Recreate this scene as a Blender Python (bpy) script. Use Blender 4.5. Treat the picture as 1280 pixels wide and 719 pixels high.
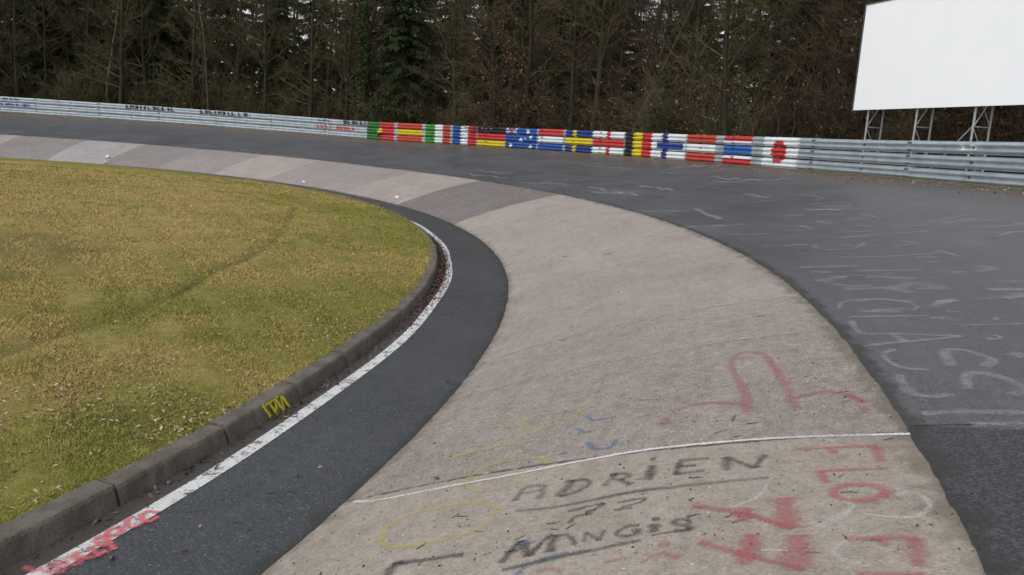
import bpy, math, random
import numpy as np
R_ = math.radians
random.seed(7); rng = np.random.default_rng(7)
S = bpy.context.scene
for o in list(bpy.data.objects): bpy.data.objects.remove(o)

# ------------------------------------------------------------------ camera, sky, sun, exposure
CAM_H, PITCH, ROLL, FPX = 2.3554, 0.1871, R_(3), 960.0
cam_d = bpy.data.cameras.new('camera'); cam = bpy.data.objects.new('camera', cam_d)
S.collection.objects.link(cam); S.camera = cam
cam_d.sensor_width = 36; cam_d.lens = 27.0; cam_d.clip_start = .05; cam_d.clip_end = 2000
from mathutils import Matrix, Vector
cam.matrix_world = (Matrix.Translation((0, 0, CAM_H)) @ Matrix.Rotation(R_(90) - PITCH, 4, 'X') @ Matrix.Rotation(ROLL, 4, 'Z'))
SUN_EL, SUN_AZ = R_(52), R_(215)         # overcast: soft light from behind left
w = bpy.data.worlds.new('World'); S.world = w; w.use_nodes = True
wn = w.node_tree.nodes; wl = w.node_tree.links; wn.clear()
sky = wn.new('ShaderNodeTexSky'); sky.sky_type = 'NISHITA'; sky.sun_disc = False
sky.sun_elevation = SUN_EL; sky.sun_rotation = SUN_AZ; sky.air_density = 1.0; sky.dust_density = 1.0; sky.ozone_density = 1.0
hs = wn.new('ShaderNodeHueSaturation'); hs.inputs['Saturation'].default_value = .28
bg = wn.new('ShaderNodeBackground'); bg.inputs['Strength'].default_value = .13
wo = wn.new('ShaderNodeOutputWorld')
wl.new(sky.outputs[0], hs.inputs['Color']); wl.new(hs.outputs[0], bg.inputs[0]); wl.new(bg.outputs[0], wo.inputs[0])
sd = bpy.data.lights.new('sun', 'SUN'); sd.energy = 1.0; sd.angle = R_(14); sd.color = (1, .97, .93)
sun = bpy.data.objects.new('sun', sd); S.collection.objects.link(sun)
sdir = Vector((math.sin(SUN_AZ) * math.cos(SUN_EL), math.cos(SUN_AZ) * math.cos(SUN_EL), math.sin(SUN_EL)))
sun.rotation_euler = sdir.to_track_quat('Z', 'Y').to_euler(); sun.location = (0, 0, 30)
S.view_settings.view_transform = 'Standard'; S.view_settings.look = 'None'
S.view_settings.exposure = 0.64; S.view_settings.gamma = 1; S.view_settings.use_curve_mapping = False

# ------------------------------------------------------------------ helpers: objects and meshes
def link(o): S.collection.objects.link(o); return o
def tag(o, label=None, cat=None, group=None, kind=None):
    for k, v in (('label', label), ('category', cat), ('group', group), ('kind', kind)):
        if v: o[k] = v
    return o
def empty(name, loc=(0, 0, 0)):
    o = bpy.data.objects.new(name, None); o.location = loc; o.empty_display_size = .2; return link(o)
class MB:
    def __init__(s): s.v = []; s.f = {3: [], 4: []}; s.n = 0; s.m = {3: [], 4: []}
    def add(s, v, f, mat=0):
        v = np.asarray(v, float).reshape(-1, 3); f = np.asarray(f, int)
        k = f.shape[1]; s.v.append(v); s.f[k].append(f + s.n); s.m[k].append(np.full(len(f), mat)); s.n += len(v)
    def mesh(s, name, smooth=False):
        v = np.concatenate(s.v) if s.v else np.zeros((0, 3))
        t = np.concatenate(s.f[3]) if s.f[3] else np.zeros((0, 3), int); q = np.concatenate(s.f[4]) if s.f[4] else np.zeros((0, 4), int)
        me = bpy.data.meshes.new(name)
        me.vertices.add(len(v)); me.vertices.foreach_set('co', v.ravel())
        nl = t.size + q.size; me.loops.add(nl); me.loops.foreach_set('vertex_index', np.concatenate([t.ravel(), q.ravel()]))
        me.polygons.add(len(t) + len(q))
        me.polygons.foreach_set('loop_start', np.concatenate([np.arange(len(t)) * 3, t.size + np.arange(len(q)) * 4]))
        mi = np.concatenate([np.concatenate(s.m[k]) if s.m[k] else np.zeros(0, int) for k in (3, 4)])
        me.polygons.foreach_set('material_index', mi.astype(np.int32))
        me.polygons.foreach_set('use_smooth', np.full(len(t) + len(q), smooth))
        me.update(calc_edges=True); return me
    def obj(s, name, mats, parent=None, smooth=False):
        me = s.mesh(name, smooth)
        for m in (mats if isinstance(mats, (list, tuple)) else [mats]): me.materials.append(m)
        o = link(bpy.data.objects.new(name, me))
        if parent: o.parent = parent
        return o
def tube(mb, pts, rad, sides=6, mat=0, cap=True):
    pts = np.asarray(pts, float); n = len(pts); rad = np.broadcast_to(np.asarray(rad, float), (n,))
    tg = np.gradient(pts, axis=0); tg /= np.linalg.norm(tg, axis=1)[:, None] + 1e-9
    ref = np.array([0, 0, 1.]) if abs(tg[0][2]) < .8 else np.array([1., 0, 0])
    a = np.cross(tg, ref); a /= np.linalg.norm(a, axis=1)[:, None] + 1e-9; b = np.cross(tg, a)
    an = np.arange(sides) * 2 * math.pi / sides
    V = pts[:, None] + rad[:, None, None] * (a[:, None] * np.cos(an)[None, :, None] + b[:, None] * np.sin(an)[None, :, None])
    i = np.arange(n - 1)[:, None] * sides; j = np.arange(sides)[None]; j2 = (j + 1) % sides
    F = np.stack([i + j, i + j2, i + sides + j2, i + sides + j], -1).reshape(-1, 4)
    mb.add(V.reshape(-1, 3), F, mat)
    if cap and sides >= 4:
        for e, c in ((0, pts[0]), (n - 1, pts[-1])):
            ring = V[e]; k = len(ring)
            mb.add(np.vstack([ring, c]), [[q, (q + 1) % k, k] for q in range(k)], mat)
def box(mb, c, sx, sy, sz, ax=(1, 0, 0), ay=(0, 1, 0), az=(0, 0, 1), mat=0):
    ax, ay, az = (np.array(x, float) for x in (ax, ay, az)); c = np.array(c, float)
    V = [c + ax * sx * i / 2 + ay * sy * j / 2 + az * sz * k / 2 for k in (-1, 1) for j in (-1, 1) for i in (-1, 1)]
    mb.add(V, [[0, 2, 3, 1], [4, 5, 7, 6], [0, 1, 5, 4], [2, 6, 7, 3], [0, 4, 6, 2], [1, 3, 7, 5]], mat)
def set_attr(me, name, dom, vals, typ='FLOAT'):
    a = me.attributes.new(name, typ, dom)
    vals = np.asarray(vals, np.float32)
    if typ == 'FLOAT': a.data.foreach_set('value', vals.ravel())
    else:
        if vals.shape[1] == 3: vals = np.hstack([vals, np.ones((len(vals), 1), np.float32)])
        a.data.foreach_set('color', vals.ravel())

# ------------------------------------------------------------------ helpers: materials
class MAT:
    def __init__(s, name, rough=.9, spec=.25):
        s.m = bpy.data.materials.new(name); s.m.use_nodes = True; s.t = s.m.node_tree
        s.b = s.t.nodes['Principled BSDF']; s.out = s.t.nodes['Material Output']
        s.b.inputs['Roughness'].default_value = rough; s.b.inputs['Specular IOR Level'].default_value = spec
        s.co = s.t.nodes.new('ShaderNodeNewGeometry').outputs['Position']
    def set(s, inp, v):
        if isinstance(v, bpy.types.NodeSocket): s.t.links.new(v, inp)
        elif v is not None:
            if inp.type == 'RGBA' and len(v) == 3: v = (*v, 1)
            inp.default_value = v
    def obco(s): s.co = s.t.nodes.new('ShaderNodeTexCoord').outputs['Object']; return s
    def scale(s, vec, sc):
        n = s.t.nodes.new('ShaderNodeMapping'); n.inputs['Scale'].default_value = sc; s.t.links.new(vec, n.inputs[0]); return n.outputs[0]
    def noise(s, sc, det=4, rough=.6, vec=None, dist=0, out='Fac'):
        n = s.t.nodes.new('ShaderNodeTexNoise'); s.t.links.new(vec or s.co, n.inputs['Vector'])
        n.inputs['Scale'].default_value = sc; n.inputs['Detail'].default_value = det; n.inputs['Roughness'].default_value = rough; n.inputs['Distortion'].default_value = dist
        return n.outputs[out]
    def voro(s, sc, feat='F1', out='Distance', vec=None, rnd=1):
        n = s.t.nodes.new('ShaderNodeTexVoronoi'); n.feature = feat; s.t.links.new(vec or s.co, n.inputs['Vector']); n.inputs['Scale'].default_value = sc
        n.inputs['Randomness'].default_value = rnd
        return n.outputs[out]
    def rng(s, x, a, b, c=0., d=1., smooth=True):
        n = s.t.nodes.new('ShaderNodeMapRange'); n.interpolation_type = 'SMOOTHSTEP' if smooth else 'LINEAR'
        for k, v in zip((0, 1, 2, 3, 4), (x, a, b, c, d)): s.set(n.inputs[k], v)
        return n.outputs[0]
    def math(s, op, a, b=0.):
        n = s.t.nodes.new('ShaderNodeMath'); n.operation = op; s.set(n.inputs[0], a); s.set(n.inputs[1], b); return n.outputs[0]
    def mix(s, f, a, b, mode='MIX'):
        n = s.t.nodes.new('ShaderNodeMix'); n.data_type = 'RGBA'; n.blend_type = mode
        s.set(n.inputs[0], f); s.set(n.inputs[6], a); s.set(n.inputs[7], b); return n.outputs[2]
    def attr(s, name, out='Fac'):
        n = s.t.nodes.new('ShaderNodeAttribute'); n.attribute_name = name; return n.outputs[out]
    def bump(s, h, st=.5, d=.01):
        n = s.t.nodes.new('ShaderNodeBump'); n.inputs['Strength'].default_value = st; n.inputs['Distance'].default_value = d
        s.t.links.new(h, n.inputs['Height']); s.t.links.new(n.outputs[0], s.b.inputs['Normal'])
    def col(s, c): s.set(s.b.inputs['Base Color'], c); return s
    def rough(s, v): s.set(s.b.inputs['Roughness'], v)
    def alpha(s, v): s.set(s.b.inputs['Alpha'], v)

# ------------------------------------------------------------------ the plan: a banked hairpin round one centre
CX, CY = -27.5953, 11.843
RK0, RK, RC, RE, RB = 26.12, 26.30, 27.534, 30.77, 39.10
def rise(y): return .00036 * np.maximum(np.asarray(y) - 15, 0) ** 2
HE = lambda t: np.interp(t, [-30, -18, -8, 5, 15, 31, 47, 70, 91, 120], [.97, .97, 1.03, .97, .93, .88, .85, .94, 1.05, 1.05])
HB = lambda t: np.interp(t, [0, 8, 29, 42, 62, 80, 99, 120], [1.89, 1.89, 1.87, 1.82, 1.69, 1.88, 2.05, 2.1])
def smoothed(F):
    g = np.arange(-200, 201, 1.0); v = F(g); k = np.hanning(13); k /= k.sum()
    v2 = np.convolve(np.pad(v, 6, mode='edge'), k, 'valid'); return lambda t: np.interp(t, g, v2)
HE, HB = smoothed(HE), smoothed(HB)
GROOVE = [(0,441),(40,428),(90,412),(140,398),(190,380),(230,360),(262,340),(300,325),(330,310),(352,290),(364,270),(368,258)]
def z_of(r, th, y):
    r = np.asarray(r, float); s = np.clip((r - RC) / (RE - RC), 0, 1)
    bank = HE(th) * (s + .36 * s * (1 - s))
    outer = HE(th) + (HB(th) - HE(th)) * np.clip((r - RE) / (RB - RE), 0, 1.02)
    z = np.where(r <= RC, 0, np.where(r <= RE, bank, outer))
    d = np.maximum(RK0 - r, 0)
    z = np.where(r < RK0, .13 + grass_bulge(d), z)
    return z + rise(y)
def grass_bulge(d):
    d = np.asarray(d, float); u = np.clip(d / 9., 0, 1)
    return .42 * (u * u * (3 - 2 * u)) + .04 * np.clip(d / .8, 0, 1)
def xyz(th, r, dz=0):
    a = np.radians(th); x = CX + r * np.cos(a); y = CY + r * np.sin(a)
    return np.stack(np.broadcast_arrays(x, y, z_of(r, th, y) + dz), -1)
def polar(x, y): return np.degrees(np.arctan2(y - CY, x - CX)), np.hypot(x - CX, y - CY)
def ray(px):
    u, v = (px[0] - 640) / FPX, (px[1] - 359.5) / FPX
    c, s = math.cos(ROLL), math.sin(ROLL); u, v = u * c + v * s, -u * s + v * c
    p = PITCH; return np.array([u, math.cos(p) - v * math.sin(p), -math.sin(p) - v * math.cos(p)])
TT = np.concatenate([np.linspace(1.5, 12, 1500), np.linspace(12, 90, 3000)])
def at(px, lift=0.):                       # a point of the ground seen at a pixel of the 1280 wide photograph
    d = ray(px); P = np.array([0, 0, CAM_H]) + TT[:, None] * d
    th, r = polar(P[:, 0], P[:, 1]); g = P[:, 2] - z_of(r, th, P[:, 1]) - lift
    i = np.where(g < 0)[0]
    if len(i) == 0: return P[-1]
    i = max(i[0], 1); f = g[i - 1] / (g[i - 1] - g[i]); return P[i - 1] + (P[i] - P[i - 1]) * f
def at_cyl(px, R):
    d = ray(px); a = d[0]**2 + d[1]**2; b = -2 * (d[0] * CX + d[1] * CY); c = CX * CX + CY * CY - R * R
    return np.array([0, 0, CAM_H]) + d * (-b + (1 if c < 0 else -1) * math.sqrt(b * b - 4 * a * c)) / 2 / a
def ground(px): P = at(px); return P, *polar(P[0], P[1])

# ------------------------------------------------------------------ ground materials
def mat_concrete():
    m = MAT('weathered_concrete', .88, .2); tone = m.attr('tone', 'Color'); agg = m.attr('aggregate'); jd = m.attr('joint'); rr = m.attr('radius')
    n1 = m.noise(.7, 5, .6); n2 = m.noise(9, 5, .65); n3 = m.noise(70, 3, .7)
    c = m.mix(m.rng(n1, .3, .7, 0, .55), tone, m.mix(1., tone, (.80, .76, .74), 'MULTIPLY'))
    c = m.mix(m.rng(n2, .4, .65, 0, .7), c, m.mix(1., c, (1.18, 1.16, 1.13), 'MULTIPLY'))
    c = m.mix(m.rng(n3, .42, .62, 0, .55), c, m.mix(1., c, (.62, .60, .59), 'MULTIPLY'))
    n4 = m.noise(2.6, 5, .7, dist=.6); c = m.mix(m.rng(n4, .46, .66, 0, .38), c, m.mix(1., c, (.76, .73, .70), 'MULTIPLY')); c = m.mix(m.rng(n4, .42, .30, 0, .4), c, m.mix(1., c, (1.2, 1.18, 1.14), 'MULTIPLY'))
    n5 = m.noise(26, 2, .6); c = m.mix(m.rng(n5, .53, .64, 0, .3), c, m.mix(1., c, (.60, .57, .55), 'MULTIPLY')); c = m.mix(m.rng(n5, .42, .34, 0, .28), c, m.mix(1., c, (1.3, 1.28, 1.25), 'MULTIPLY'))
    # exposed stones: dark and pale chips
    cell = m.voro(58, out='Color'); dist = m.voro(58, out='Distance')
    sep = m.t.nodes.new('ShaderNodeSeparateColor'); m.t.links.new(cell, sep.inputs[0])
    chip = m.math('MULTIPLY', m.rng(dist, .46, .26), m.math('GREATER_THAN', sep.outputs[0], .42))
    chip = m.math('MULTIPLY', chip, m.math('ADD', m.math('MULTIPLY', agg, .75), m.math('MULTIPLY', m.rng(n2, .45, .62), .35)))
    chipc = m.mix(sep.outputs[1], (.085, .072, .066), (.50, .47, .44))
    c = m.mix(chip, c, chipc)
    cell2 = m.voro(13, out='Color'); d2 = m.voro(13); sp2 = m.t.nodes.new('ShaderNodeSeparateColor'); m.t.links.new(cell2, sp2.inputs[0])
    spot = m.math('MULTIPLY', m.rng(d2, .11, .05), m.math('GREATER_THAN', sp2.outputs[2], .72))
    c = m.mix(m.math('MULTIPLY', spot, .8), c, (.62, .60, .56))
    spot2 = m.math('MULTIPLY', m.rng(d2, .13, .05), m.math('LESS_THAN', sp2.outputs[2], .2))
    c = m.mix(m.math('MULTIPLY', spot2, .75), c, (.06, .05, .04))
    mo = m.noise(11, 4, .75); c = m.mix(m.math('MULTIPLY', agg, m.rng(mo, .5, .62, 0, .38)), c, m.mix(1., c, (.58, .55, .55), 'MULTIPLY')); c = m.mix(m.math('MULTIPLY', agg, m.rng(mo, .42, .34, 0, .35)), c, (.42, .39, .36))
    # long stains running with the traffic, tyre grey
    st = m.noise(1., 4, .6, vec=m.scale(m.attr('flow', 'Vector'), (.35, 5.5, 1)))
    c = m.mix(m.rng(st, .5, .75, 0, .35), c, m.mix(1., c, (.70, .68, .68), 'MULTIPLY'))
    # dirt in the joints and along both edges
    jn = m.math('ADD', jd, m.rng(m.noise(14, 4), .3, .7, -.012, .012))
    c = m.mix(m.math('MULTIPLY', m.rng(jn, .020, .004), m.attr('joint_dirt')), c, (.055, .05, .045))
    e1 = m.math('ADD', rr, m.rng(m.noise(5, 5), .3, .7, -.06, .06))
    c = m.mix(m.math('MULTIPLY', m.rng(e1, RE - .16, RE - .0), .62), c, (.10, .085, .06))
    c = m.mix(m.math('MULTIPLY', m.rng(e1, RC + .12, RC + .0), .5), c, (.10, .09, .07))
    m.col(c); m.bump(m.math('ADD', m.math('ADD', m.math('MULTIPLY', n3, .6), m.math('MULTIPLY', dist, -.5)), n2), .55, .006)
    return m.m
def mat_asphalt(name, base, coarse, dirt=False, wet=0.):
    m = MAT(name, .6, .35); n1 = m.noise(.5, 5, .65); n2 = m.noise(6, 4, .6); n3 = m.noise(60, 3, .75); cell = m.voro(95, out='Color')
    sp = m.t.nodes.new('ShaderNodeSeparateColor'); m.t.links.new(cell, sp.inputs[0])
    b = np.array(base)
    c = m.mix(m.rng(n1, .3, .7), tuple(b * .74), tuple(b * 1.22))
    c = m.mix(m.rng(n2, .35, .7, 0, .5), c, tuple(b * np.array([1.12, 1.08, 1.05])))
    c = m.mix(m.rng(sp.outputs[0], .6, 1, 0, .75 * coarse, False), c, tuple(b * 2.1 + .01))
    c = m.mix(m.rng(sp.outputs[1], .6, 1, 0, .8 * coarse, False), c, tuple(b * .3))
    c = m.mix(m.rng(n3, .5, .7, 0, .4), c, tuple(b * .55))
    gc = m.voro(24, out='Color'); gd = m.voro(24); gs = m.t.nodes.new('ShaderNodeSeparateColor'); m.t.links.new(gc, gs.inputs[0])
    c = m.mix(m.math('MULTIPLY', m.math('MULTIPLY', m.rng(gd, .2, .1), m.math('GREATER_THAN', gs.outputs[0], .72)), .75), c, (.26, .25, .235)); c = m.mix(m.math('MULTIPLY', m.math('MULTIPLY', m.rng(gd, .26, .1), m.math('LESS_THAN', gs.outputs[0], .25)), .7), c, (.014, .013, .012))
    c = m.mix(m.rng(m.noise(22, 4, .7), .45, .62, 0, .35), c, tuple(b * np.array([.62, .58, .56])))
    c = m.mix(m.rng(m.noise(1.7, 5, .7), .5, .68, 0, .4), c, tuple(b * np.array([1.28, 1.18, 1.12])))
    c = m.mix(m.math('MULTIPLY', m.attr('patch'), .85), c, m.mix(m.rng(sp.outputs[0], .3, 1.), (.020, .020, .022), (.066, .066, .068)))
    fl = m.noise(1., 4, .6, vec=m.scale(m.attr('flow', 'Vector'), (.25, 4.5, 1)))
    c = m.mix(m.rng(fl, .48, .8, 0, .35), c, tuple(b * 1.5))
    rr = m.attr('radius'); e = m.math('ADD', rr, m.rng(m.noise(4, 5), .3, .7, -.06, .06))
    if dirt:
        e2 = m.math('ADD', rr, m.rng(n1, .25, .75, -1.1, 1.1))
        c = m.mix(m.rng(e2, RB - 3.2, RB - .3, 0, .55), c, (.105, .082, .068))
        c = m.mix(m.math('MULTIPLY', m.rng(e2, RB - 1.6, RB - .2), m.rng(n2, .45, .65, 0, .6)), c, (.17, .12, .075))
        c = m.mix(m.math('MULTIPLY', m.rng(e, RE + .12, RE + .01), .75), c, (.03, .026, .02))
    else:
        c = m.mix(m.math('MULTIPLY', m.rng(e, RC - .09, RC - .0), .7), c, (.028, .025, .018))
        e3 = m.math('ADD', rr, m.rng(n2, .3, .7, -.12, .12))
        c = m.mix(m.math('MULTIPLY', m.rng(e3, RK + .3, RK + .08), .6), c, (.075, .06, .048))
    m.col(c)
    m.rough(m.rng(n1, .3, .7, .38 - wet, .58 - wet))
    m.bump(m.math('ADD', m.math('MULTIPLY', sp.outputs[0], .5), n3), .5, .006 * (.4 + coarse))
    return m.m
M_CON = mat_concrete()
M_ROAD = mat_asphalt('road_asphalt', (.086, .087, .093), .7, dirt=True)
M_STRIP = mat_asphalt('strip_asphalt', (.050, .053, .058), .9, wet=.16)
def mat_kerb():
    m = MAT('kerb_concrete', .9, .2); n = m.noise(5, 5, .65); f = m.noise(60, 3, .7)
    c = m.mix(m.rng(n, .3, .7), (.10, .087, .070), (.165, .146, .12)); c = m.mix(m.rng(f, .45, .68, 0, .5), c, (.05, .046, .04))
    c = m.mix(m.rng(m.noise(2.2, 4), .55, .72, 0, .6), c, (.07, .075, .03)); m.col(c); m.bump(m.math('ADD', n, f), .5, .006); return m.m
M_KERB = mat_kerb()
def mat_soil(name, a, b, c3):
    m = MAT(name, .95, .1); n = m.noise(1.2, 6, .65); f = m.noise(25, 4, .7)
    c = m.mix(m.rng(n, .3, .7), a, b); c = m.mix(m.rng(f, .45, .65, 0, .7), c, c3); m.col(c); m.bump(f, .7, .03); return m.m
M_FLOOR = mat_soil('leaf_litter', (.035, .024, .014), (.06, .04, .022), (.02, .014, .009))
M_VERGE = mat_soil('verge_dirt', (.20, .15, .09), (.28, .22, .14), (.09, .065, .04))
M_LAND = mat_soil('winter_land', (.06, .055, .03), (.09, .08, .04), (.04, .03, .02))
def mat_lawn():
    m = MAT('mossy_lawn', .95, .1); n0 = m.noise(.16, 4, .6); n1 = m.noise(.9, 5, .65); n2 = m.noise(7, 5, .7); n3 = m.noise(45, 3, .7)
    moss = m.mix(m.rng(n2, .35, .65), (.165, .158, .034), (.235, .215, .052)); straw = m.mix(m.rng(n2, .35, .68), (.30, .23, .085), (.385, .30, .125))
    edge = m.attr('edge')       # damp mossy rim against the kerb
    k = m.math('ADD', m.math('ADD', m.math('MULTIPLY', n1, .75), m.math('MULTIPLY', n0, .6)), m.math('MULTIPLY', edge, -.16))
    c = m.mix(m.rng(k, .5, .78), moss, straw)
    c = m.mix(m.rng(n3, .45, .7, 0, .5), c, (.08, .075, .02))
    mud = m.attr('mud'); mk = m.math('MULTIPLY', mud, m.rng(n2, .3, .62, .35, 1.))
    c = m.mix(mk, c, m.mix(m.rng(n2, .4, .6), (.055, .062, .014), (.06, .048, .028)))
    m.col(c); m.bump(m.math('ADD', n2, n3), .8, .03); return m.m
M_LAWN = mat_lawn()
def mat_white_line():
    m = MAT('worn_road_paint', .75, .3); n = m.noise(7, 5, .7); f = m.noise(45, 3, .7)
    c = m.mix(m.rng(f, .45, .7, 0, .5), (.60, .60, .575), (.34, .33, .31)); c = m.mix(m.rng(m.noise(1.6, 4), .5, .75, 0, .5), c, (.36, .33, .29))
    m.col(c); m.alpha(m.math('SUBTRACT', 1., m.math('MULTIPLY', m.rng(m.math('ADD', n, m.math('MULTIPLY', f, .5)), .74, .93), .9))); return m.m
M_LINE = mat_white_line()
_paint = {}
def mat_paint(name, colr, alpha, chalk=False):
    if name in _paint: return _paint[name]
    m = MAT(name, .85, .2)
    uv = m.t.nodes.new('ShaderNodeUVMap').outputs[0]; sx = m.t.nodes.new('ShaderNodeSeparateXYZ'); m.t.links.new(uv, sx.inputs[0])
    edge = m.math('ABSOLUTE', sx.outputs[0])
    n = m.noise(28, 4, .75); f = m.noise(90, 3, .7); big = m.noise(2.0, 3, .6); st = m.rng(m.voro(75), .5, .3, .6, 1.)
    ed = m.math('ADD', edge, m.rng(n, .3, .7, -.2, .2))
    soft = m.rng(ed, 1.05, .0 if not chalk else .2)
    br = m.rng(f, .22, .52) if not chalk else m.rng(m.math('ADD', m.math('MULTIPLY', f, .6), m.math('MULTIPLY', n, .4)),   .35, .58)
    a = m.math('MULTIPLY', m.math('MULTIPLY', m.math('MULTIPLY', soft, st), br), m.rng(big, .3, .62, .55, 1.))
    m.col(m.mix(n, tuple(np.array(colr) * .85), tuple(np.minimum(np.array(colr) * 1.12, 1)))); m.alpha(m.math('MULTIPLY', a, alpha))
    _paint[name] = m.m; return m.m

# ------------------------------------------------------------------ the road surfaces
SEAM_PX = [(26,170.2),(110,175.5),(183,180.5),(256,187),(332,193.5),(405,201),(520,215),(601,225.6),(701.6,243),(751,254),(905,308),(1003,366),(1045,415),(1139,541)]
SEAMS = sorted(polar(*at_cyl(p, RE)[:2])[0] for p in SEAM_PX)      # from the near joint to the far one
TONES = [(.318,.290,.246), (.280,.254,.226), (.288,.264,.236), (.305,.280,.252), (.322,.295,.268), (.318,.292,.266), (.172,.156,.152), (.318,.292,.268),
         (.275,.258,.244), (.33,.300,.278), (.26,.248,.238), (.225,.212,.208), (.31,.312,.304), (.225,.212,.210), (.32,.290,.275)]
AGGS = [.18, .85, .7, .45, .3, .25, 1., .25, .4, .3, .4, .6, .2, .7, .3]
T0, T1 = -62.0, 140.0
def ring(name, r0, r1, nr, mat, dt=.5, seams=False, lift=0., patch=None, ragged=None):
    th = np.arange(T0, T1 + 1e-6, dt)
    if seams: th = np.unique(np.concatenate([th, SEAMS]))
    if patch is not None: th = np.unique(np.concatenate([th, [patch]]))
    rs = np.linspace(r0, r1, nr); A, B = np.meshgrid(th, rs, indexing='ij'); n = len(th)
    if ragged is not None:
        jt = rng.normal(0, 1, n); jt = np.convolve(np.pad(jt, 2, mode='edge'), [.15, .25, .2, .25, .15], 'valid') * .010 + rng.normal(0, .003, n)
        B[:, ragged] += (np.clip(jt, -.007, .007) + .009) * (-1 if ragged == 0 else 1)
    V = xyz(A.ravel(), B.ravel(), lift)
    i = (np.arange(n - 1)[:, None] * nr + np.arange(nr - 1)[None]).ravel()
    F = np.stack([i, i + nr, i + nr + 1, i + 1], -1)[:, ::-1]
    mb = MB(); mb.add(V, F); o = mb.obj(name, mat, smooth=True); me = o.data
    set_attr(me, 'radius', 'POINT', B.ravel())
    fl = np.stack([np.radians(A.ravel()) * 30, B.ravel(), 0 * B.ravel()], -1)
    a = me.attributes.new('flow', 'FLOAT_VECTOR', 'POINT'); a.data.foreach_set('vector', fl.astype(np.float32).ravel())
    fth = (th[:-1] + th[1:]) / 2; fi = np.repeat(np.arange(n - 1), nr - 1)
    if seams:
        k = np.searchsorted(SEAMS, fth)
        set_attr(me, 'tone', 'CORNER', np.repeat((np.array(TONES) * np.array([1.085, 1.05, 1.05]))[k][fi], 4, axis=0), 'FLOAT_COLOR')
        set_attr(me, 'aggregate', 'CORNER', np.repeat(np.array(AGGS)[k][fi], 4))
        jd = np.min(np.abs(np.radians(th[:, None] - np.array(SEAMS)[None])), axis=1) * 29
        near = np.argmin(np.abs(th[:, None] - np.array(SEAMS)[None]), axis=1); set_attr(me, 'joint_dirt', 'POINT', np.repeat(np.where(near == 0, .8, .34), nr))
        set_attr(me, 'joint', 'POINT', np.repeat(jd, nr))
    if patch is not None: set_attr(me, 'patch', 'CORNER', np.repeat((fth < patch).astype(float)[fi], 4))
    return o
PATCH_T = polar(*at((1142, 533))[:2])[0]
banked = ring('banked_concrete', RC, RE, 26, M_CON, .25, seams=True); tag(banked, 'banked pale concrete slabs of the inner lane covered in faded graffiti', None, None, 'structure')
road = ring('road', RE, RB + .15, 24, M_ROAD, .07, lift=.004, patch=PATCH_T, ragged=0); tag(road, 'dark grey asphalt outer lane with chalk writing', kind='structure')
strip = ring('asphalt_strip', RK - .02, RC, 8, M_STRIP, .07, lift=.004, ragged=-1); tag(strip, 'narrow dark asphalt strip between kerb and banked concrete', kind='structure')
# white edge line, broken where it fades out under the leaves
th_end = polar(*at((512, 276))[:2])[0]
th = np.arange(T0, th_end, .2); wv = 26.445 + .012 * np.sin(th * .7) ; mb = MB()
wid = np.where(th > th_end - 3, .075 + .043 * (th_end - th) / 3, .118)
a = xyz(th, wv, .008); b = xyz(th, wv + wid, .008); i = np.arange(len(th) - 1) * 2
mb.add(np.stack([a, b], 1).reshape(-1, 3), np.stack([i, i + 1, i + 3, i + 2], -1)); line = mb.obj('white_line', M_LINE); tag(line, 'worn white edge line beside the kerb', kind='structure')
# dirt verge under the rail, forest floor and land to the horizon, one sheet
verge = MB(); th = np.arange(T0, T1, .5); a = xyz(th, RB + .0 * th - .0, .010); ao = xyz(th, RB + .5 + 0 * th, .03)
am = xyz(th, RB - .10 - .05 * rng.random(len(th)), .012); st = np.stack([am, a, ao], 1).reshape(-1, 3); i = (np.arange(len(th) - 1)[:, None] * 3 + np.arange(2)).ravel()
verge.add(st, np.stack([i, i + 1, i + 4, i + 3], -1)); tag(verge.obj('verge', M_VERGE), 'strip of tan dirt and leaves under the guardrail', kind='structure')
mb = MB(); th = np.arange(0, 361, 3.); rs = np.array([RB + .12, RB + 1, RB + 4, RB + 10, RB + 25, RB + 45, 160, 400, 1200])
G = []
for k, r in enumerate(rs):
    a = np.radians(th); x = CX + r * np.cos(a); y = CY + r * np.sin(a); tt = (th + 180) % 360 - 180
    rim = HB(np.clip(tt, T0, T1)) + rise(CY + RB * np.sin(a)) - .03
    G.append(np.stack([x, y, rim + (0 if k < 2 else .25 + .25 * np.sin(th * .3 + k)) + (r > 150) * -1.5], -1))
G = np.stack(G, 1); nr = len(rs); i = (np.arange(len(th) - 1)[:, None] * nr + np.arange(nr - 1)).ravel()
mb.add(G.reshape(-1, 3), np.stack([i, i + nr, i + nr + 1, i + 1], -1)[:, ::-1]); tag(mb.obj('ground', M_FLOOR, smooth=True), 'dark brown leaf litter under the trees', kind='structure')

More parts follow.
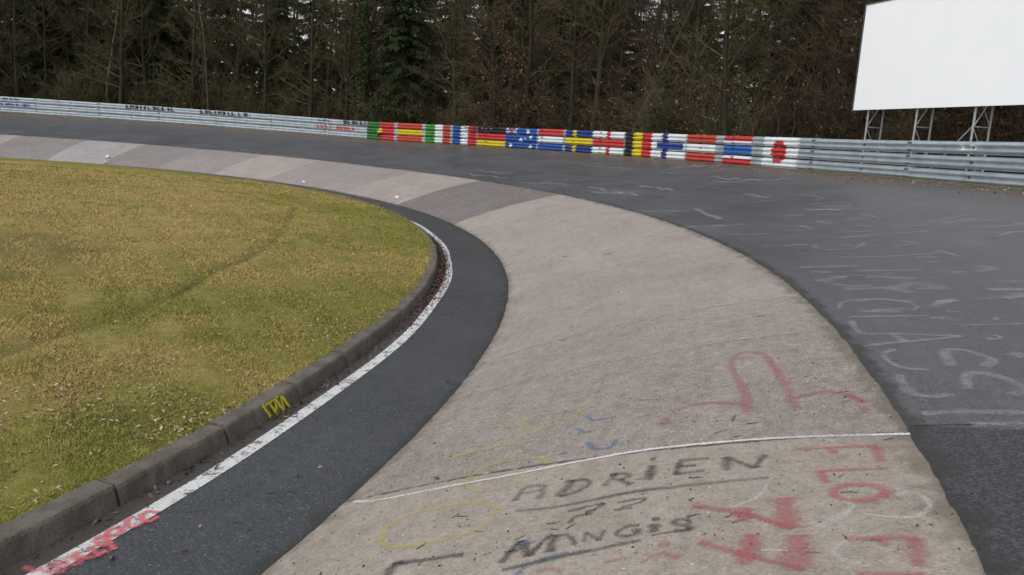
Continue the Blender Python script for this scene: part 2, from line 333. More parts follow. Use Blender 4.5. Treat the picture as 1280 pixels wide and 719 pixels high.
# lawn of the inner island
GP = np.array([at(p)[:2] for p in GROOVE])
MUDS = [(np.array(at(p)[:2]), r) for p, r in (((12, 318), 1.3), ((82, 311), .9), ((40, 299), .9), ((60, 270), .6), ((5, 345), .5), ((160, 530), .35), ((150, 560), .4), ((180, 550), .3))]
def mudmask(x, y):
    P = np.stack([x, y], -1); d = np.full(len(P), 9.)
    for a, b in zip(GP[:-1], GP[1:]):
        ab = b - a; t = np.clip(((P - a) @ ab) / (ab @ ab), 0, 1); d = np.minimum(d, np.linalg.norm(P - a - t[:, None] * ab, axis=1))
    return d
def mud_total(x, y):
    wob = .5 + .25 * np.sin(x * 1.3 + y * .7) + .25 * np.sin(x * 3.1 - y * 2.3)
    m = np.exp(-(mudmask(x, y) / .11) ** 2) * (.22 + .75 * wob)
    for c, r in MUDS:
        q = ((x - c[0]) ** 2 + ((y - c[1]) * 1.2) ** 2) / r ** 2; m = np.maximum(m, np.exp(-q * q) * .55)
    return np.clip(m, 0, 1)
thg = np.concatenate([np.arange(-60, 60, .4), np.arange(60, 300, 1.5), [300]]); rg = np.concatenate([np.linspace(.01, 10, 8), np.linspace(11, 20, 30), np.linspace(20.1, RK0 + .005, 70)])
A, B = np.meshgrid(thg, rg, indexing='ij'); V = xyz(A.ravel(), np.minimum(B.ravel(), RK0 - 1e-4))
d = mudmask(V[:, 0], V[:, 1]); V[:, 2] -= .05 * np.exp(-(d / .16) ** 2)
V[:, 2] += .012 * (np.sin(V[:, 0] * 3.1 + 1) * np.sin(V[:, 1] * 2.7) + .7 * np.sin(V[:, 0] * 7.3 + V[:, 1] * 5.1)) * np.clip((RK0 - B.ravel()) / .3, 0, 1)
nr = len(rg); i = (np.arange(len(thg) - 1)[:, None] * nr + np.arange(nr - 1)).ravel(); mb = MB(); mb.add(V, np.stack([i, i + nr, i + nr + 1, i + 1], -1)[:, ::-1])
lawn = mb.obj('lawn', M_LAWN, smooth=True); tag(lawn, 'mossy yellow green lawn inside the bend', kind='structure')
set_attr(lawn.data, 'mud', 'POINT', mud_total(V[:, 0], V[:, 1])); set_attr(lawn.data, 'edge', 'POINT', np.clip(1 - (RK0 - B.ravel()) / 5, 0, 1))

# kerb of separate stones, each shaped with a battered face and slight settling
kerb = empty('kerb', (CX, CY, 0)); tag(kerb, 'weathered grey concrete kerb stones round the lawn', kind='structure')
K1 = polar(*at_cyl((151, 635), RK)[:2])[0]; K2 = polar(*at_cyl((286, 554), RK)[:2])[0]; dk = K2 - K1
KL = polar(*at_cyl((343, 508), RK)[:2])[0]; edges = [K1 + dk * k for k in range(-16, 26)]
for k in range(len(edges) - 1):
    t = np.linspace(edges[k] + .028, edges[k + 1] - .028, 17); o_ = random.uniform(-.012, .010); tw_ = random.uniform(-.008, .008); h_ = .148 + random.uniform(-.008, .008)
    if edges[k] < KL < edges[k + 1]: o_, tw_ = .004, .0
    prof = [(RK - .005, -.03), (RK, .0), (RK - .022, h_ - .03), (RK - .034, h_ - .008), (RK - .055, h_), (RK0 + .0, h_), (RK0, -.03)]
    if edges[k] > th_end: prof = [(r, min(z, .14)) for r, z in prof]
    V = []; 
    for si, tt in enumerate(t):
        a = math.radians(tt); ch = random.random() ** 6 * .014 + (.008 if si in (0, 16) else 0)
        for pi, (r, z) in enumerate(prof):
            if pi in (2, 3, 4): r -= ch * (1, 1, .4)[pi - 2]; z -= ch * (.3, .6, .7)[pi - 2]
            q = r + o_ + tw_ * (tt - t[8]) / dk * 2 + .003 * math.sin(tt * 9 + z * 30); x = CX + q * math.cos(a); y = CY + q * math.sin(a); V.append((x - CX, y - CY, z + float(rise(y))))
    n = len(prof); F = [[s * n + j, s * n + j + 1, (s + 1) * n + j + 1, (s + 1) * n + j] for s in range(16) for j in range(n - 1)]
    mb = MB(); mb.add(V, F)
    for s in (0, 16):
        c = np.mean(np.array(V[s * n:(s + 1) * n]), axis=0); mb.add(np.vstack([V[s * n:(s + 1) * n], c]), [[j, (j + 1) % n, n] for j in range(n)])
    mb.obj('kerb_stone', M_KERB, kerb)

# ------------------------------------------------------------------ painted and chalked writing on the ground
def stroke(mb, uvs, pts, wd, close=False, lift=.003, face=False):
    P = np.array([at_cyl(p, RK - .012) if face else at(p) for p in pts], float)
    n = max(8, int(np.linalg.norm(np.diff(P, axis=0), axis=1).sum() / .03)); n = min(n, 120)
    if len(P) > 2:                                   # Catmull-Rom through the points
        Q = np.vstack([2 * P[0] - P[1], P, 2 * P[-1] - P[-2]]); out = []
        m = max(3, n // (len(P) - 1))
        for k in range(1, len(Q) - 2):
            for u in np.linspace(0, 1, m, endpoint=k == len(Q) - 3):
                a, b, c, d = Q[k - 1:k + 3]; out.append(.5 * (2 * b + (c - a) * u + (2 * a - 5 * b + 4 * c - d) * u * u + (3 * b - a - 3 * c + d) * u ** 3))
        P = np.array(out)
    else: P = P[0] + (P[1] - P[0]) * np.linspace(0, 1, n)[:, None]
    T = np.gradient(P, axis=0)
    if face:
        rad = P - np.array([CX, CY, 0]); rad[:, 2] = 0; rad /= np.linalg.norm(rad, axis=1)[:, None]; N = np.cross(T, rad)
    else: N = np.stack([-T[:, 1], T[:, 0], 0 * T[:, 0]], -1)
    N /= np.linalg.norm(N, axis=1)[:, None] + 1e-9
    k = len(P); ww = wd * (1 + .15 * np.sin(np.linspace(0, 7, k) + pts[0][0]))
    V = []
    for s in (-1, 0, 1):
        q = P + N * (ww * s)[:, None]
        if not face:
            t_, r_ = polar(q[:, 0], q[:, 1]); q[:, 2] = z_of(r_, t_, q[:, 1]) + lift
        else: 
            rad2 = q - np.array([CX, CY, 0]); rad2[:, 2] = 0; rad2 /= np.linalg.norm(rad2, axis=1)[:, None]; rr = RK - .022 * np.clip((q[:, 2]) / .118, 0, 1) + .010 + (lift - .003) * 4; q = np.stack([CX + rad2[:, 0] * rr, CY + rad2[:, 1] * rr, q[:, 2]], -1)
        V.append(q)
    V = np.stack(V, 1); i = (np.arange(k - 1)[:, None] * 3 + np.arange(2)).ravel()
    mb.add(V.reshape(-1, 3), np.stack([i, i + 1, i + 4, i + 3], -1)); uvs.append(np.tile([-1., 0., 1.], k))
def paint(name, label, parent, mat, strokes, lift=.003, tf=lambda p: p, face=False):
    mb = MB(); uvs = []
    k_ = 1.25 if mat is BLK else 1.
    for q, s in enumerate(strokes): stroke(mb, uvs, [tf(p) for p in s[1:]], s[0] * k_, lift=lift + (.004 if parent is road else 0) + .0004 * (q % 7), face=face)
    o = mb.obj(name, mat, parent); u = np.concatenate(uvs); me = o.data; uvl = me.uv_layers.new(name='UVMap')
    li = np.zeros(len(me.loops), np.int32); me.loops.foreach_get('vertex_index', li)
    uv = np.stack([u[li], np.zeros(len(li))], -1); uvl.data.foreach_set('uv', uv.astype(np.float32).ravel())
    o['label'] = label; return o
Z = lambda x0, y0, s: (lambda p: (x0 + p[0] / s, y0 + p[1] / s))
BLK = mat_paint('faded_black_spray', (.06, .058, .062), .85); RED = mat_paint('faded_red_spray', (.43, .13, .135), .82); RED2 = mat_paint('thin_red_spray', (.40, .13, .135), .62)
YEL = mat_paint('yellow_chalk', (.53, .45, .14), .78, True); BLU = mat_paint('blue_chalk', (.12, .19, .32), 1.0, True)
CHK3 = mat_paint('rubbed_road_chalk', (.46, .47, .49), .62, True)
WHT = mat_paint('white_chalk', (.64, .64, .62), .62, True); CHK = mat_paint('road_chalk', (.46, .47, .49), .55, True); CHK2 = mat_paint('faint_road_chalk', (.42, .43, .45), .46, True)
SEAMW = mat_paint('white_seam_paint', (.70, .69, .66), 1.5)
paint('painted_name', 'black sprayed name ADRIEN with a long underline', banked, BLK, [
    (.026, (80,310),(108,272),(140,246),(215,235)), (.024, (215,238),(205,268),(190,302)), (.018, (112,275),(205,262)),
    (.036, (272,290),(315,250),(345,215)), (.022, (300,226),(390,214),(415,230),(372,262),(282,290)),
    (.024, (480,242),(515,208),(530,185)), (.022, (505,195),(570,187),(592,196),(555,212),(518,216)), (.022, (550,212),(598,236)),
    (.032, (692,150),(680,215)), (.024, (685,122),(708,121)), (.024, (800,190),(816,135)), (.022, (810,130),(945,118)), (.018, (800,158),(888,150)), (.022, (790,191),(925,175)),
    (.034, (1028,172),(1018,115)), (.024, (1018,113),(1150,162)), (.024, (1150,162),(1175,125),(1195,103)),
    (.02, (85,355),(300,330),(600,270),(850,240),(1212,205))], tf=Z(620, 540, 3.556))
paint('painted_number', 'small grey sprayed 77 under the name', banked, BLK, [
    (.018, (318,354),(400,335),(480,317)), (.018, (480,318),(440,345),(395,360)), (.016, (325,408),(350,380),(428,364)),
    (.014, (520,350),(605,338)), (.012, (540,318),(655,296),(640,315),(555,338))], tf=Z(620, 540, 3.556))
paint('painted_name', 'black sprayed word NANGIS with an underline', banked, BLK, [
    (.026, (195,445),(250,385),(305,325)), (.03, (308,325),(345,410)), (.02, (345,410),(420,330),(470,292)), (.03, (455,388),(472,330),(495,298)), (.016, (480,300),(560,296)), (.016, (560,300),(585,330),(580,350)),
    (.014, (640,330),(650,283)), (.014, (650,283),(722,325)), (.014, (722,325),(748,268)), (.018, (935,243),(870,250),(810,288),(855,303),(912,290),(930,270),(890,274)),
    (.032, (1010,237),(1012,282)), (.022, (1000,215),(1045,208)), (.02, (1208,210),(1140,215),(1115,235),(1190,250),(1200,268),(1120,277)),
    (.022, (200,485),(350,450),(550,405),(750,365),(942,325)), (.012, (1000,296),(1210,264))], tf=Z(580, 600, 4.267))
paint('painted_letter', 'bent black sprayed stroke near the inner strip', banked, BLK, [(.03, (200,600),(232,538),(290,518)), (.026, (232,530),(450,500),(637,472))], tf=Z(440, 590, 4.571))
paint('chalk_drawing', 'large faint yellow circle drawn on the concrete', banked, YEL, [(.035, (190,430),(165,390),(210,310),(330,245),(480,210),(640,180),(760,180),(830,210),(800,270),(700,330),(550,385),(400,415),(260,430),(190,430))], tf=Z(440, 590, 4.571))
paint('chalk_writing', 'yellow chalk letters written across the slab joint', banked, YEL, [
    (.025, (470,180),(560,155),(680,135),(880,95)), (.03, (880,95),(860,125),(780,160),(700,178),(655,160),(680,138)), (.03, (395,285),(550,245),(705,220)), (.04, (785,205),(808,200)),
    (.026, (345,347),(480,325),(620,295),(755,282)), (.04, (735,280),(752,302)), (.03, (540,312),(480,345),(450,380)), (.025, (450,395),(500,408),(580,400),(640,375),(680,350))], tf=Z(430, 477, 2.972))
paint('chalk_drawing', 'small blue chalk squiggles beside the yellow letters', banked, BLU, [
    (.025, (900,130),(930,145),(1012,130)), (.025, (868,175),(890,190),(922,185)), (.025, (905,225),(930,250),(990,245),(1012,215)), (.035, (808,272),(825,262)), (.02, (1095,70),(1165,68))], tf=Z(430, 477, 2.972))
paint('chalk_drawing', 'blue line crossing the word below', banked, BLU, [(.022, (270,515),(340,455),(440,420),(560,390)), (.02, (300,345),(380,330))], tf=Z(580, 600, 4.267))
paint('painted_name', 'red sprayed letters FLORE running across the slab', banked, RED, [
    (.026, (430,252),(570,246),(735,240)), (.042, (722,240),(742,298)), (.03, (545,246),(578,268)),
    (.024, (772,325),(640,328),(515,335)), (.03, (515,335),(545,378)), (.042, (568,415),(600,390),(680,385),(745,396),(764,415),(722,438),(645,445),(580,432),(568,415)),
    (.03, (615,590),(740,583),(885,583)), (.048, (872,583),(884,690)), (.03, (735,585),(768,612)), (.03, (655,717),(890,719),(900,728))], tf=Z(850, 477, 2.972))
paint('painted_number', 'bold red sprayed 77 on the banked concrete', banked, RED, [
    (.03, (45,465),(200,485),(300,510),(422,548)), (.075, (405,548),(385,432)), (.055, (232,522),(248,470)),
    (.03, (66,600),(200,635),(300,660),(462,700)), (.08, (440,705),(442,570)), (.06, (232,682),(268,570))], tf=Z(850, 477, 2.972))
paint('painted_letters', 'large thin red letters above the white joint line', banked, RED2, [
    (.04, (45,405),(60,370),(150,315),(300,295),(450,305)), (.05, (462,342),(442,230),(395,160),(375,75)), (.04, (375,75),(430,45),(520,45),(560,70)), (.05, (555,65),(610,150),(660,230),(702,336)), (.035, (375,75),(500,70)),
    (.04, (680,275),(780,250),(850,240),(950,255),(1040,290)), (.07, (1020,330),(1062,325)), (.05, (950,250),(1045,295))], tf=Z(820, 430, 4))
paint('painted_mark', 'small red blotches near the lower edge', banked, RED2, [(.05, (1030,350),(1100,345)), (.035, (1075,400),(1150,420)), (.03, (390,495),(450,478),(525,490)), (.02, (940,445),(1000,410),(1080,385)), (.03, (1255,335),(1300,345)), (.03, (1210,145),(1290,140)), (.02, (740,440),(860,425))], tf=Z(580, 600, 4.267))
paint('chalk_drawing', 'white chalk curls beside the red letters', banked, WHT, [
    (.018, (325,385),(290,430),(190,472)), (.022, (800,425),(860,415),(915,440),(925,475),(870,505),(790,508)), (.012, (790,508),(680,495)), (.026, (560,440),(640,460),(600,500),(520,546)),
    (.018, (730,570),(620,595),(570,630),(600,665),(700,690)), (.01, (300,630),(400,632))], tf=Z(850, 477, 2.972))
paint('chalk_drawing', 'thin white chalk arc on the middle of the slab', banked, WHT, [(.022, (110,482),(165,476),(212,488)), (.03, (180,556),(245,551)), (.05, (200,634),(228,630))], tf=Z(850, 200, 2.479))
paint('painted_line', 'thin white painted line along the slab joint', banked, SEAMW, [(.021, (441,627),(470,626),(560,609)), (.021, (556,609.5),(640,594),(720,578),(800,564),(880,555)), (.023, (876,555.5),(960,549),(1060,545),(1138,543))])
# chalk on the asphalt
paint('chalk_writing', 'large pale chalk letters on the near asphalt', road, CHK, [
    (.035, (30,137),(60,105),(200,95),(340,105),(402,130),(380,146)), (.035, (78,178),(460,172)), (.04, (90,198),(115,240),(150,258),(280,258)), (.035, (280,258),(610,270)), (.04, (612,270),(430,290),(250,305),(150,320)), (.05, (278,258),(348,297)),
    (.04, (300,335),(255,345),(250,375),(330,420),(460,430)), (.05, (562,410),(535,340),(620,335),(720,365),(760,385),(722,416)),
    (.05, (315,452),(345,512),(390,545),(480,557),(565,545)), (.055, (645,522),(635,460),(700,445),(800,465),(905,510)), (.06, (905,510),(900,535),(845,550)), (.05, (425,640),(600,630),(910,633)), (.05, (660,690),(910,688)),
    (.08, (480,132),(530,108),(585,100)), (.03, (530,150),(620,157)), (.08, (845,350),(910,372)), (.03, (725,280),(760,285),(798,275),(760,265)), (.03, (770,195),(780,180)), (.03, (610,218),(905,212)), (.04, (700,92),(800,90)), (.06, (810,92),(910,80)), (.05, (750,48),(900,50))], tf=Z(1040, 350, 3.783))
paint('chalk_writing', 'scattered white chalk dashes farther along the asphalt', road, CHK, [
    (.05, (20,25),(130,20),(205,35),(130,45),(0,40)), (.05, (140,72),(220,58),(350,65),(300,82),(180,80)), (.045, (170,95),(500,92)), (.05, (340,85),(425,75)), (.05, (205,126),(332,117)), (.07, (78,182),(148,197)), (.05, (410,120),(500,138)), (.06, (385,178),(458,187)), (.05, (600,222),(782,212)),
    (.05, (840,150),(980,125)), (.05, (840,165),(1030,142)), (.045, (850,170),(1000,155),(1150,148)), (.06, (765,158),(828,157)), (.05, (980,195),(1100,188),(1245,180)), (.055, (1085,218),(1290,214)), (.05, (1140,238),(1222,214)), (.06, (1215,163),(1290,177)),
    (.05, (-5,292),(132,283)), (.07, (640,265),(712,281)), (.045, (820,315),(955,352)), (.05, (755,380),(832,375)), (.1, (900,225),(925,228)), (.04, (300,466),(330,452),(422,448))], tf=Z(980, 240, 4.267))
paint('chalk_writing', 'rubbed and faded chalk letters on the asphalt', road, CHK2, [
    (.06, (160,282),(180,305),(280,310),(390,298),(432,270)), (.05, (280,352),(560,345),(840,328)), (.09, (90,405),(400,398)), (.09, (380,424),(745,418)), (.12, (190,482),(300,452)), (.1, (440,455),(705,466)), (.11, (330,522),(600,516)), (.12, (600,515),(700,490),(860,522)), (.1, (560,520),(690,540)),
    (.08, (890,432),(962,428)), (.09, (1020,426),(1125,417)), (.09, (1120,415),(1045,397)), (.1, (1090,527),(1290,520)), (.12, (1165,572),(1290,548)), (.08, (1140,482),(1290,480)), (.1, (180,155),(240,175)), (.1, (0,130),(100,128)), (.07, (380,590),(500,575),(680,590)), (.09, (820,590),(920,580)), (.08, (660,70),(800,65)), (.06, (680,22),(745,28)), (.1, (150,425),(250,432)), (.06, (430,235),(600,225)), (.06, (0,205),(150,205))], tf=Z(980, 240, 4.267))
def scribble(x0, y0, x1, y1, n, amp):
    return [(x0 + (x1 - x0) * k / n, y0 + (y1 - y0) * k / n + random.uniform(-amp, amp)) for k in range(n + 1)]
far = []
for a in ((730,207,790,211,14,1.8), (735,235,800,244,12,3), (740,241,806,241,8,2), (800,232,842,238,10,3), (648,229,712,231,14,2.6), (660,233,690,228,6,2), (582,218,634,222,9,3), (700,205,760,205,6,.8), (885,222,950,226,12,3), (893,228,985,224,9,2), (846,209,900,207,10,2), (660,284,700,280,4,1), (790,265,850,264,6,1.2), (855,284,905,283,7,2), (600,214,640,218,8,2), (480,212,540,214,6,1), (260,187,300,190,6,1.2), (300,186,310,189,3,1), (330,192,380,196,5,.8), (1006,263,1050,262,5,2), (870,262,900,275,4,1.5), (930,243,960,247,6,1.5)):
    far.append((random.uniform(.06, .11), *scribble(*a[:5], a[5] * .55)))
far += [(.04, (823,216),(850,208),(845,208)), (.05, (823,216),(880,215),(908,211)), (.05, (914,294),(960,293)), (.05, (955,308),(1010,306))]
paint('chalk_writing', 'far chalk scribbles near the flag painted rail', road, CHK3, far)
paint('road_seam', 'dark tarred cross seam at the near end of the asphalt', road, mat_paint('tar', (.02, .02, .02), 1.0), [(.013, (1143,533.5),(1200,532.5),(1260,532.5),(1330,533))])
dash = []
for q in range(48):
    x_, y_ = random.uniform(700, 1280), random.uniform(216, 420)
    if polar(*at((x_, y_))[:2])[1] < RE + .5: continue
    l_ = random.uniform(14, 46) * (.5 + (y_ - 200) / 200); a_ = random.uniform(-.1, .04); dash.append((random.uniform(.04, .1), (x_ - l_ / 2, y_ - a_ * l_ / 2), (x_, y_ + random.uniform(-1.5, 1.5)), (x_ + l_ / 2, y_ + a_ * l_ / 2)))
paint('chalk_writing', 'worn chalk smears spread over the outer asphalt', road, CHK2, dash)
paint('chalk_mark', 'tan chalk smear on the far asphalt', road, mat_paint('tan_chalk', (.36, .29, .2), .6, True), [(.09, (828,265),(864,264))])
# red letters over the white line, yellow letters on the kerb face
LRED = mat_paint('bright_red_spray', (.62, .15, .17), 1.2)
paint('painted_letters', 'smeared red letters sprayed over the white line', strip, LRED, [
    (.03, (590,492),(545,488),(525,515),(560,525),(585,505)), (.03, (500,505),(470,525),(490,550),(530,530)), (.034, (440,545),(400,562),(410,582),(455,562),(440,548)), (.036, (350,590),(385,585),(425,632)), (.03, (345,595),(375,615),(420,605)),
    (.034, (275,640),(300,660),(360,655),(330,620)), (.034, (360,655),(400,635)), (.036, (215,668),(260,690),(300,672),(245,655)), (.036, (140,700),(190,715),(240,705),(180,685)), (.03, (90,695),(130,715))], lift=.0115, tf=Z(0, 477, 2.972))
paint('painted_letters', 'yellow letters sprayed on the kerb face', kerb, mat_paint('yellow_spray', (.78, .68, .02), 1.8), [
    (.022, (975,85),(1000,130)), (.016, (985,88),(1035,55)), (.022, (1000,78),(1022,122)), (.022, (1022,122),(1020,66)), (.022, (1022,66),(1045,108)), (.022, (1045,108),(1040,52)), (.022, (1042,52),(1066,96))], tf=Z(0, 477, 2.972), face=True)
for c in kerb.children:
    if c.name.startswith('painted'): c.location = (-CX, -CY, 0)

# ------------------------------------------------------------------ guardrail with the painted flags
def lin(r, g, b): return np.array([((c / 255) / 12.92 if c < 10 else ((c / 255 + .055) / 1.055) ** 2.4) for c in (r, g, b)])
RD, BLK_, WT, YL, GN, BL, NV, OR = lin(190, 45, 48), lin(22, 22, 25), lin(215, 220, 222), lin(215, 195, 10), lin(45, 140, 45), lin(25, 75, 150), lin(28, 50, 120), lin(180, 62, 45)
def mat_rail():
    m = MAT('galvanised_and_painted_steel', .5, .5); pc = m.attr('paint', 'Color'); pf = m.attr('cover')
    n = m.noise(3, 5, .6); f = m.noise(30, 4, .7)
    st = m.noise(1, 4, .6, vec=m.scale(m.co, (1.5, 1.5, 12)))
    g = m.mix(m.rng(n, .3, .7), (.37, .42, .445), (.50, .55, .58)); g = m.mix(m.rng(st, .5, .72, 0, .5), g, (.30, .31, .31)); g = m.mix(m.rng(f, .58, .75, 0, .35), g, (.22, .19, .16))
    pk = m.math('MULTIPLY', pf, m.rng(f, .70, .57)); c = m.mix(pk, g, m.mix(m.rng(n, .35, .7, 0, .35), pc, m.mix(1., pc, (.7, .68, .66), 'MULTIPLY')))
    c = m.mix(m.math('MULTIPLY', m.rng(n, .55, .75, 0, .35), m.rng(st, .4, .7)), c, (.12, .10, .085))
    m.col(c); m.set(m.b.inputs['Metallic'], m.math('MULTIPLY', m.math('SUBTRACT', 1., pk), .55)); m.rough(m.rng(f, .3, .7, .38, .56)); m.bump(n, .25, .01); return m.m
M_RAIL = mat_rail()
mm = MAT('galvanised_post', .55, .5); mm.col(mm.mix(mm.rng(mm.noise(8, 4), .3, .7), (.30, .31, .31), (.42, .43, .42))); mm.b.inputs['Metallic'].default_value = .4; M_POST = mm.m
mm = MAT('dark_bolt', .6, .4); mm.col((.07, .065, .06)); M_BOLT = mm.m
def tpx(x):
    xs = [0, 240, 450, 680, 860, 1040, 1280, 1400]; ys = [131, 146, 162, 175, 185, 196, 208, 214]; y = float(np.interp(x, xs, ys))
    P = at_cyl((x, y), RB); return float(polar(P[0], P[1])[0])
# (x0, x1 in photo pixels, colours of the three beams or a function of (u along, tier, v up the beam))
FL = []
def bands(x0, x1, *c): FL.append((tpx(x1), tpx(x0), lambda u, t, v, c=c: c[t]))
def vert(x0, x1, c): bands(x0, x1, c, c, c)
vert(458, 474, GN * .6); vert(474, 492, RD); bands(496, 527, OR, YL * .85, OR); vert(531, 543, GN); vert(543, 552.5, WT); vert(552.5, 562, OR * .9)
vert(565, 575, BL); vert(575, 584, WT); vert(584, 595, RD); bands(596, 631, BLK_, RD, YL * .9); bands(631, 670, BL, BL, BL)
bands(672, 703, RD, WT, BL); bands(706, 739, NV, YL * .9, NV); bands(740, 779, WT, RD, WT); vert(780, 790, BLK_); vert(790, 801, YL); vert(801, 813, RD)
bands(813, 856, WT, WT, WT); bands(857, 893, OR, WT, OR)
FL.append((tpx(938), tpx(903), lambda u, t, v: (RD if v > .4 else WT) if t == 0 else lin(35, 95, 170) if t == 1 else (WT if v > .72 else RD)))
vert(952, 996, WT)
OV = []          # charges on the flags, painted over: (x0, x1, tier or None, v0, v1, colour)
OV += [(715, 719, None, -1, 2, YL * .9), (757, 761.5, None, -1, 2, RD), (826, 833, None, -1, 2, NV * 1.3), (820, 853, 1, .12, .95, NV * 1.3), (743, 779, 1, .0, 1., RD)]
OV += [(632, 645, 0, .42, .58, RD), (637.5, 639.5, 0, .05, .95, RD), (632, 637, 0, .6, .72, WT), (640, 645, 0, .6, .72, WT), (632, 637, 0, .3, .4, WT), (640, 645, 0, .3, .4, WT), (632, 634, 0, .75, .95, WT), (643, 645, 0, .75, .95, WT), (632, 634, 0, .05, .25, WT), (643, 645, 0, .05, .25, WT)]
OV += [(x, x + 2.2, 0, .66, .74, lin(170, 170, 170)) for x in (601, 606, 612)]
DISC = [(474, 1, .55, .19, YL), (971.5, 1, .55, .37, RD * .9), (638, 2, .45, .1, WT), (659, 0, .5, .11, WT), (662.5, 1, .75, .1, WT), (650.5, 1, .25, .11, WT), (662.5, 2, .4, .1, WT), (655.5, 1, .55, .06, WT)]
OV = [(tpx(b), tpx(a), *rest) for a, b, *rest in OV]; DISC = [(tpx(a), *rest) for a, *rest in DISC]
# illegible old lettering on the pale steel: rows of short strokes
SCR = []
for x0, x1, t, v0, v1, c in ((157, 219, 0, .2, .9, BLK_ * .5), (250, 313, 0, .2, .9, BLK_ * .5), (397, 408, 0, .4, .75, GN * .5), (409, 414, 0, .35, .8, RD * .8), (428, 458, 0, .15, .95, lin(20, 26, 36)), (396, 414, 1, .25, .8, RD), (420, 442, 1, .2, .8, RD), (3, 25, 0, .35, .75, BL), (0, 28, 1, .3, .8, BL), (29, 37, 1, .2, .85, BL), (1196, 1215, 0, .3, .75, WT)):
    a, b = tpx(x1), tpx(x0); x = b
    while x > a:
        wl_ = random.uniform(.30, .5); e = max(a, x - wl_); kind = random.choice('ilneoc')
        SCR.append((e, x, t, v0, v1, c, kind)); x = e - random.choice([.03, .04, .05, .05, .2])
PROF = [(0, 0), (.0, .02), (.055, .045), (.078, .065), (.083, .085), (.078, .105), (.03, .132), (.022, .155), (.03, .178), (.078, .205), (.083, .225), (.078, .245), (.055, .265), (0, .29), (0, .31)]
pd = [PROF[0]]
for a, b in zip(PROF[:-1], PROF[1:]):
    k = 2 if abs(b[1] - a[1]) > .021 else 1
    for q in range(1, k + 1): pd.append((a[0] + (b[0] - a[0]) * q / k, a[1] + (b[1] - a[1]) * q / k))
PR = np.array(pd); NP = len(PR); ZB = [.735, .385, .035]
WARM = rng.random(64)
def rail_colour(th, tier):
    v = PR[:, 1] / .31; n = len(th); C = np.zeros((n, NP, 3)); K = np.zeros((n, NP))
    jit = .05 * np.sin(th * 40 + v[:, None].T * 9)[:, None] if False else None
    TH = th[:, None] + .035 * np.sin(v[None] * 17 + tier * 2) + 0 * v[None]; Vv = np.broadcast_to(v[None], (n, NP)) 
    for a, b, fn in FL:
        M = (TH > a) & (TH < b)
        if not M.any(): continue
        for j in range(NP):
            mj = M[:, j]
            if mj.any(): C[mj, j] = fn(0, tier, v[j]); K[mj, j] = 1
    for a, b, t, v0, v1, c in OV:
        if t is None or t == tier:
            M = (TH > a) & (TH < b) & (Vv >= v0) & (Vv <= v1); C[M] = c; K[M] = 1
    zz = ZB[tier] + PR[:, 1]
    for t0, t, v0, rad, c in DISC:
        zc = ZB[t] + v0 * .31; M = (np.radians(th - t0)[:, None] * RB) ** 2 + (zz[None] - zc) ** 2 < rad ** 2
        C[M] = c; K[M] = 1
    for a, b, t, v0, v1, c, kind in SCR:
        if t != tier: continue
        u = np.clip((b - th) / (b - a), -1, 2)[:, None]; y = (Vv - v0) / (v1 - v0); inn = (u >= 0) & (u <= 1) & (y >= 0) & (y <= 1)
        w_ = .42
        M = (u < w_) if kind in 'nlec' else (abs(u - .5) < .28)
        if kind in 'no': M = M | (u > 1 - w_)
        if kind in 'neo': M = M | (y > .7)
        if kind in 'leco': M = M | (y < .25)
        if kind == 'e': M = M | (abs(y - .5) < .15)
        M = M & inn; C[M] = c; K[M] = 1.
    return C, K
rail = empty('guardrail', tuple(xyz(np.array([20.]), np.array([RB]))[0])); RL = np.array(rail.location)
tag(rail, 'long triple beam steel guardrail painted with a row of national flags', 'guardrail')
SEC = 4.0 / RB * 180 / math.pi; SECT = [-16 + SEC * k for k in range(22)]
flag_note = {}
def base_z(th): return HB(th) + rise(CY + RB * np.sin(np.radians(th)))
def beam_pts(th, back, off=0.):
    a = np.radians(th)[:, None]; r = RB + .09 - PR[None, :, 0] + back + off
    return np.stack([CX + r * np.cos(a), CY + r * np.sin(a), np.zeros_like(r)], -1)
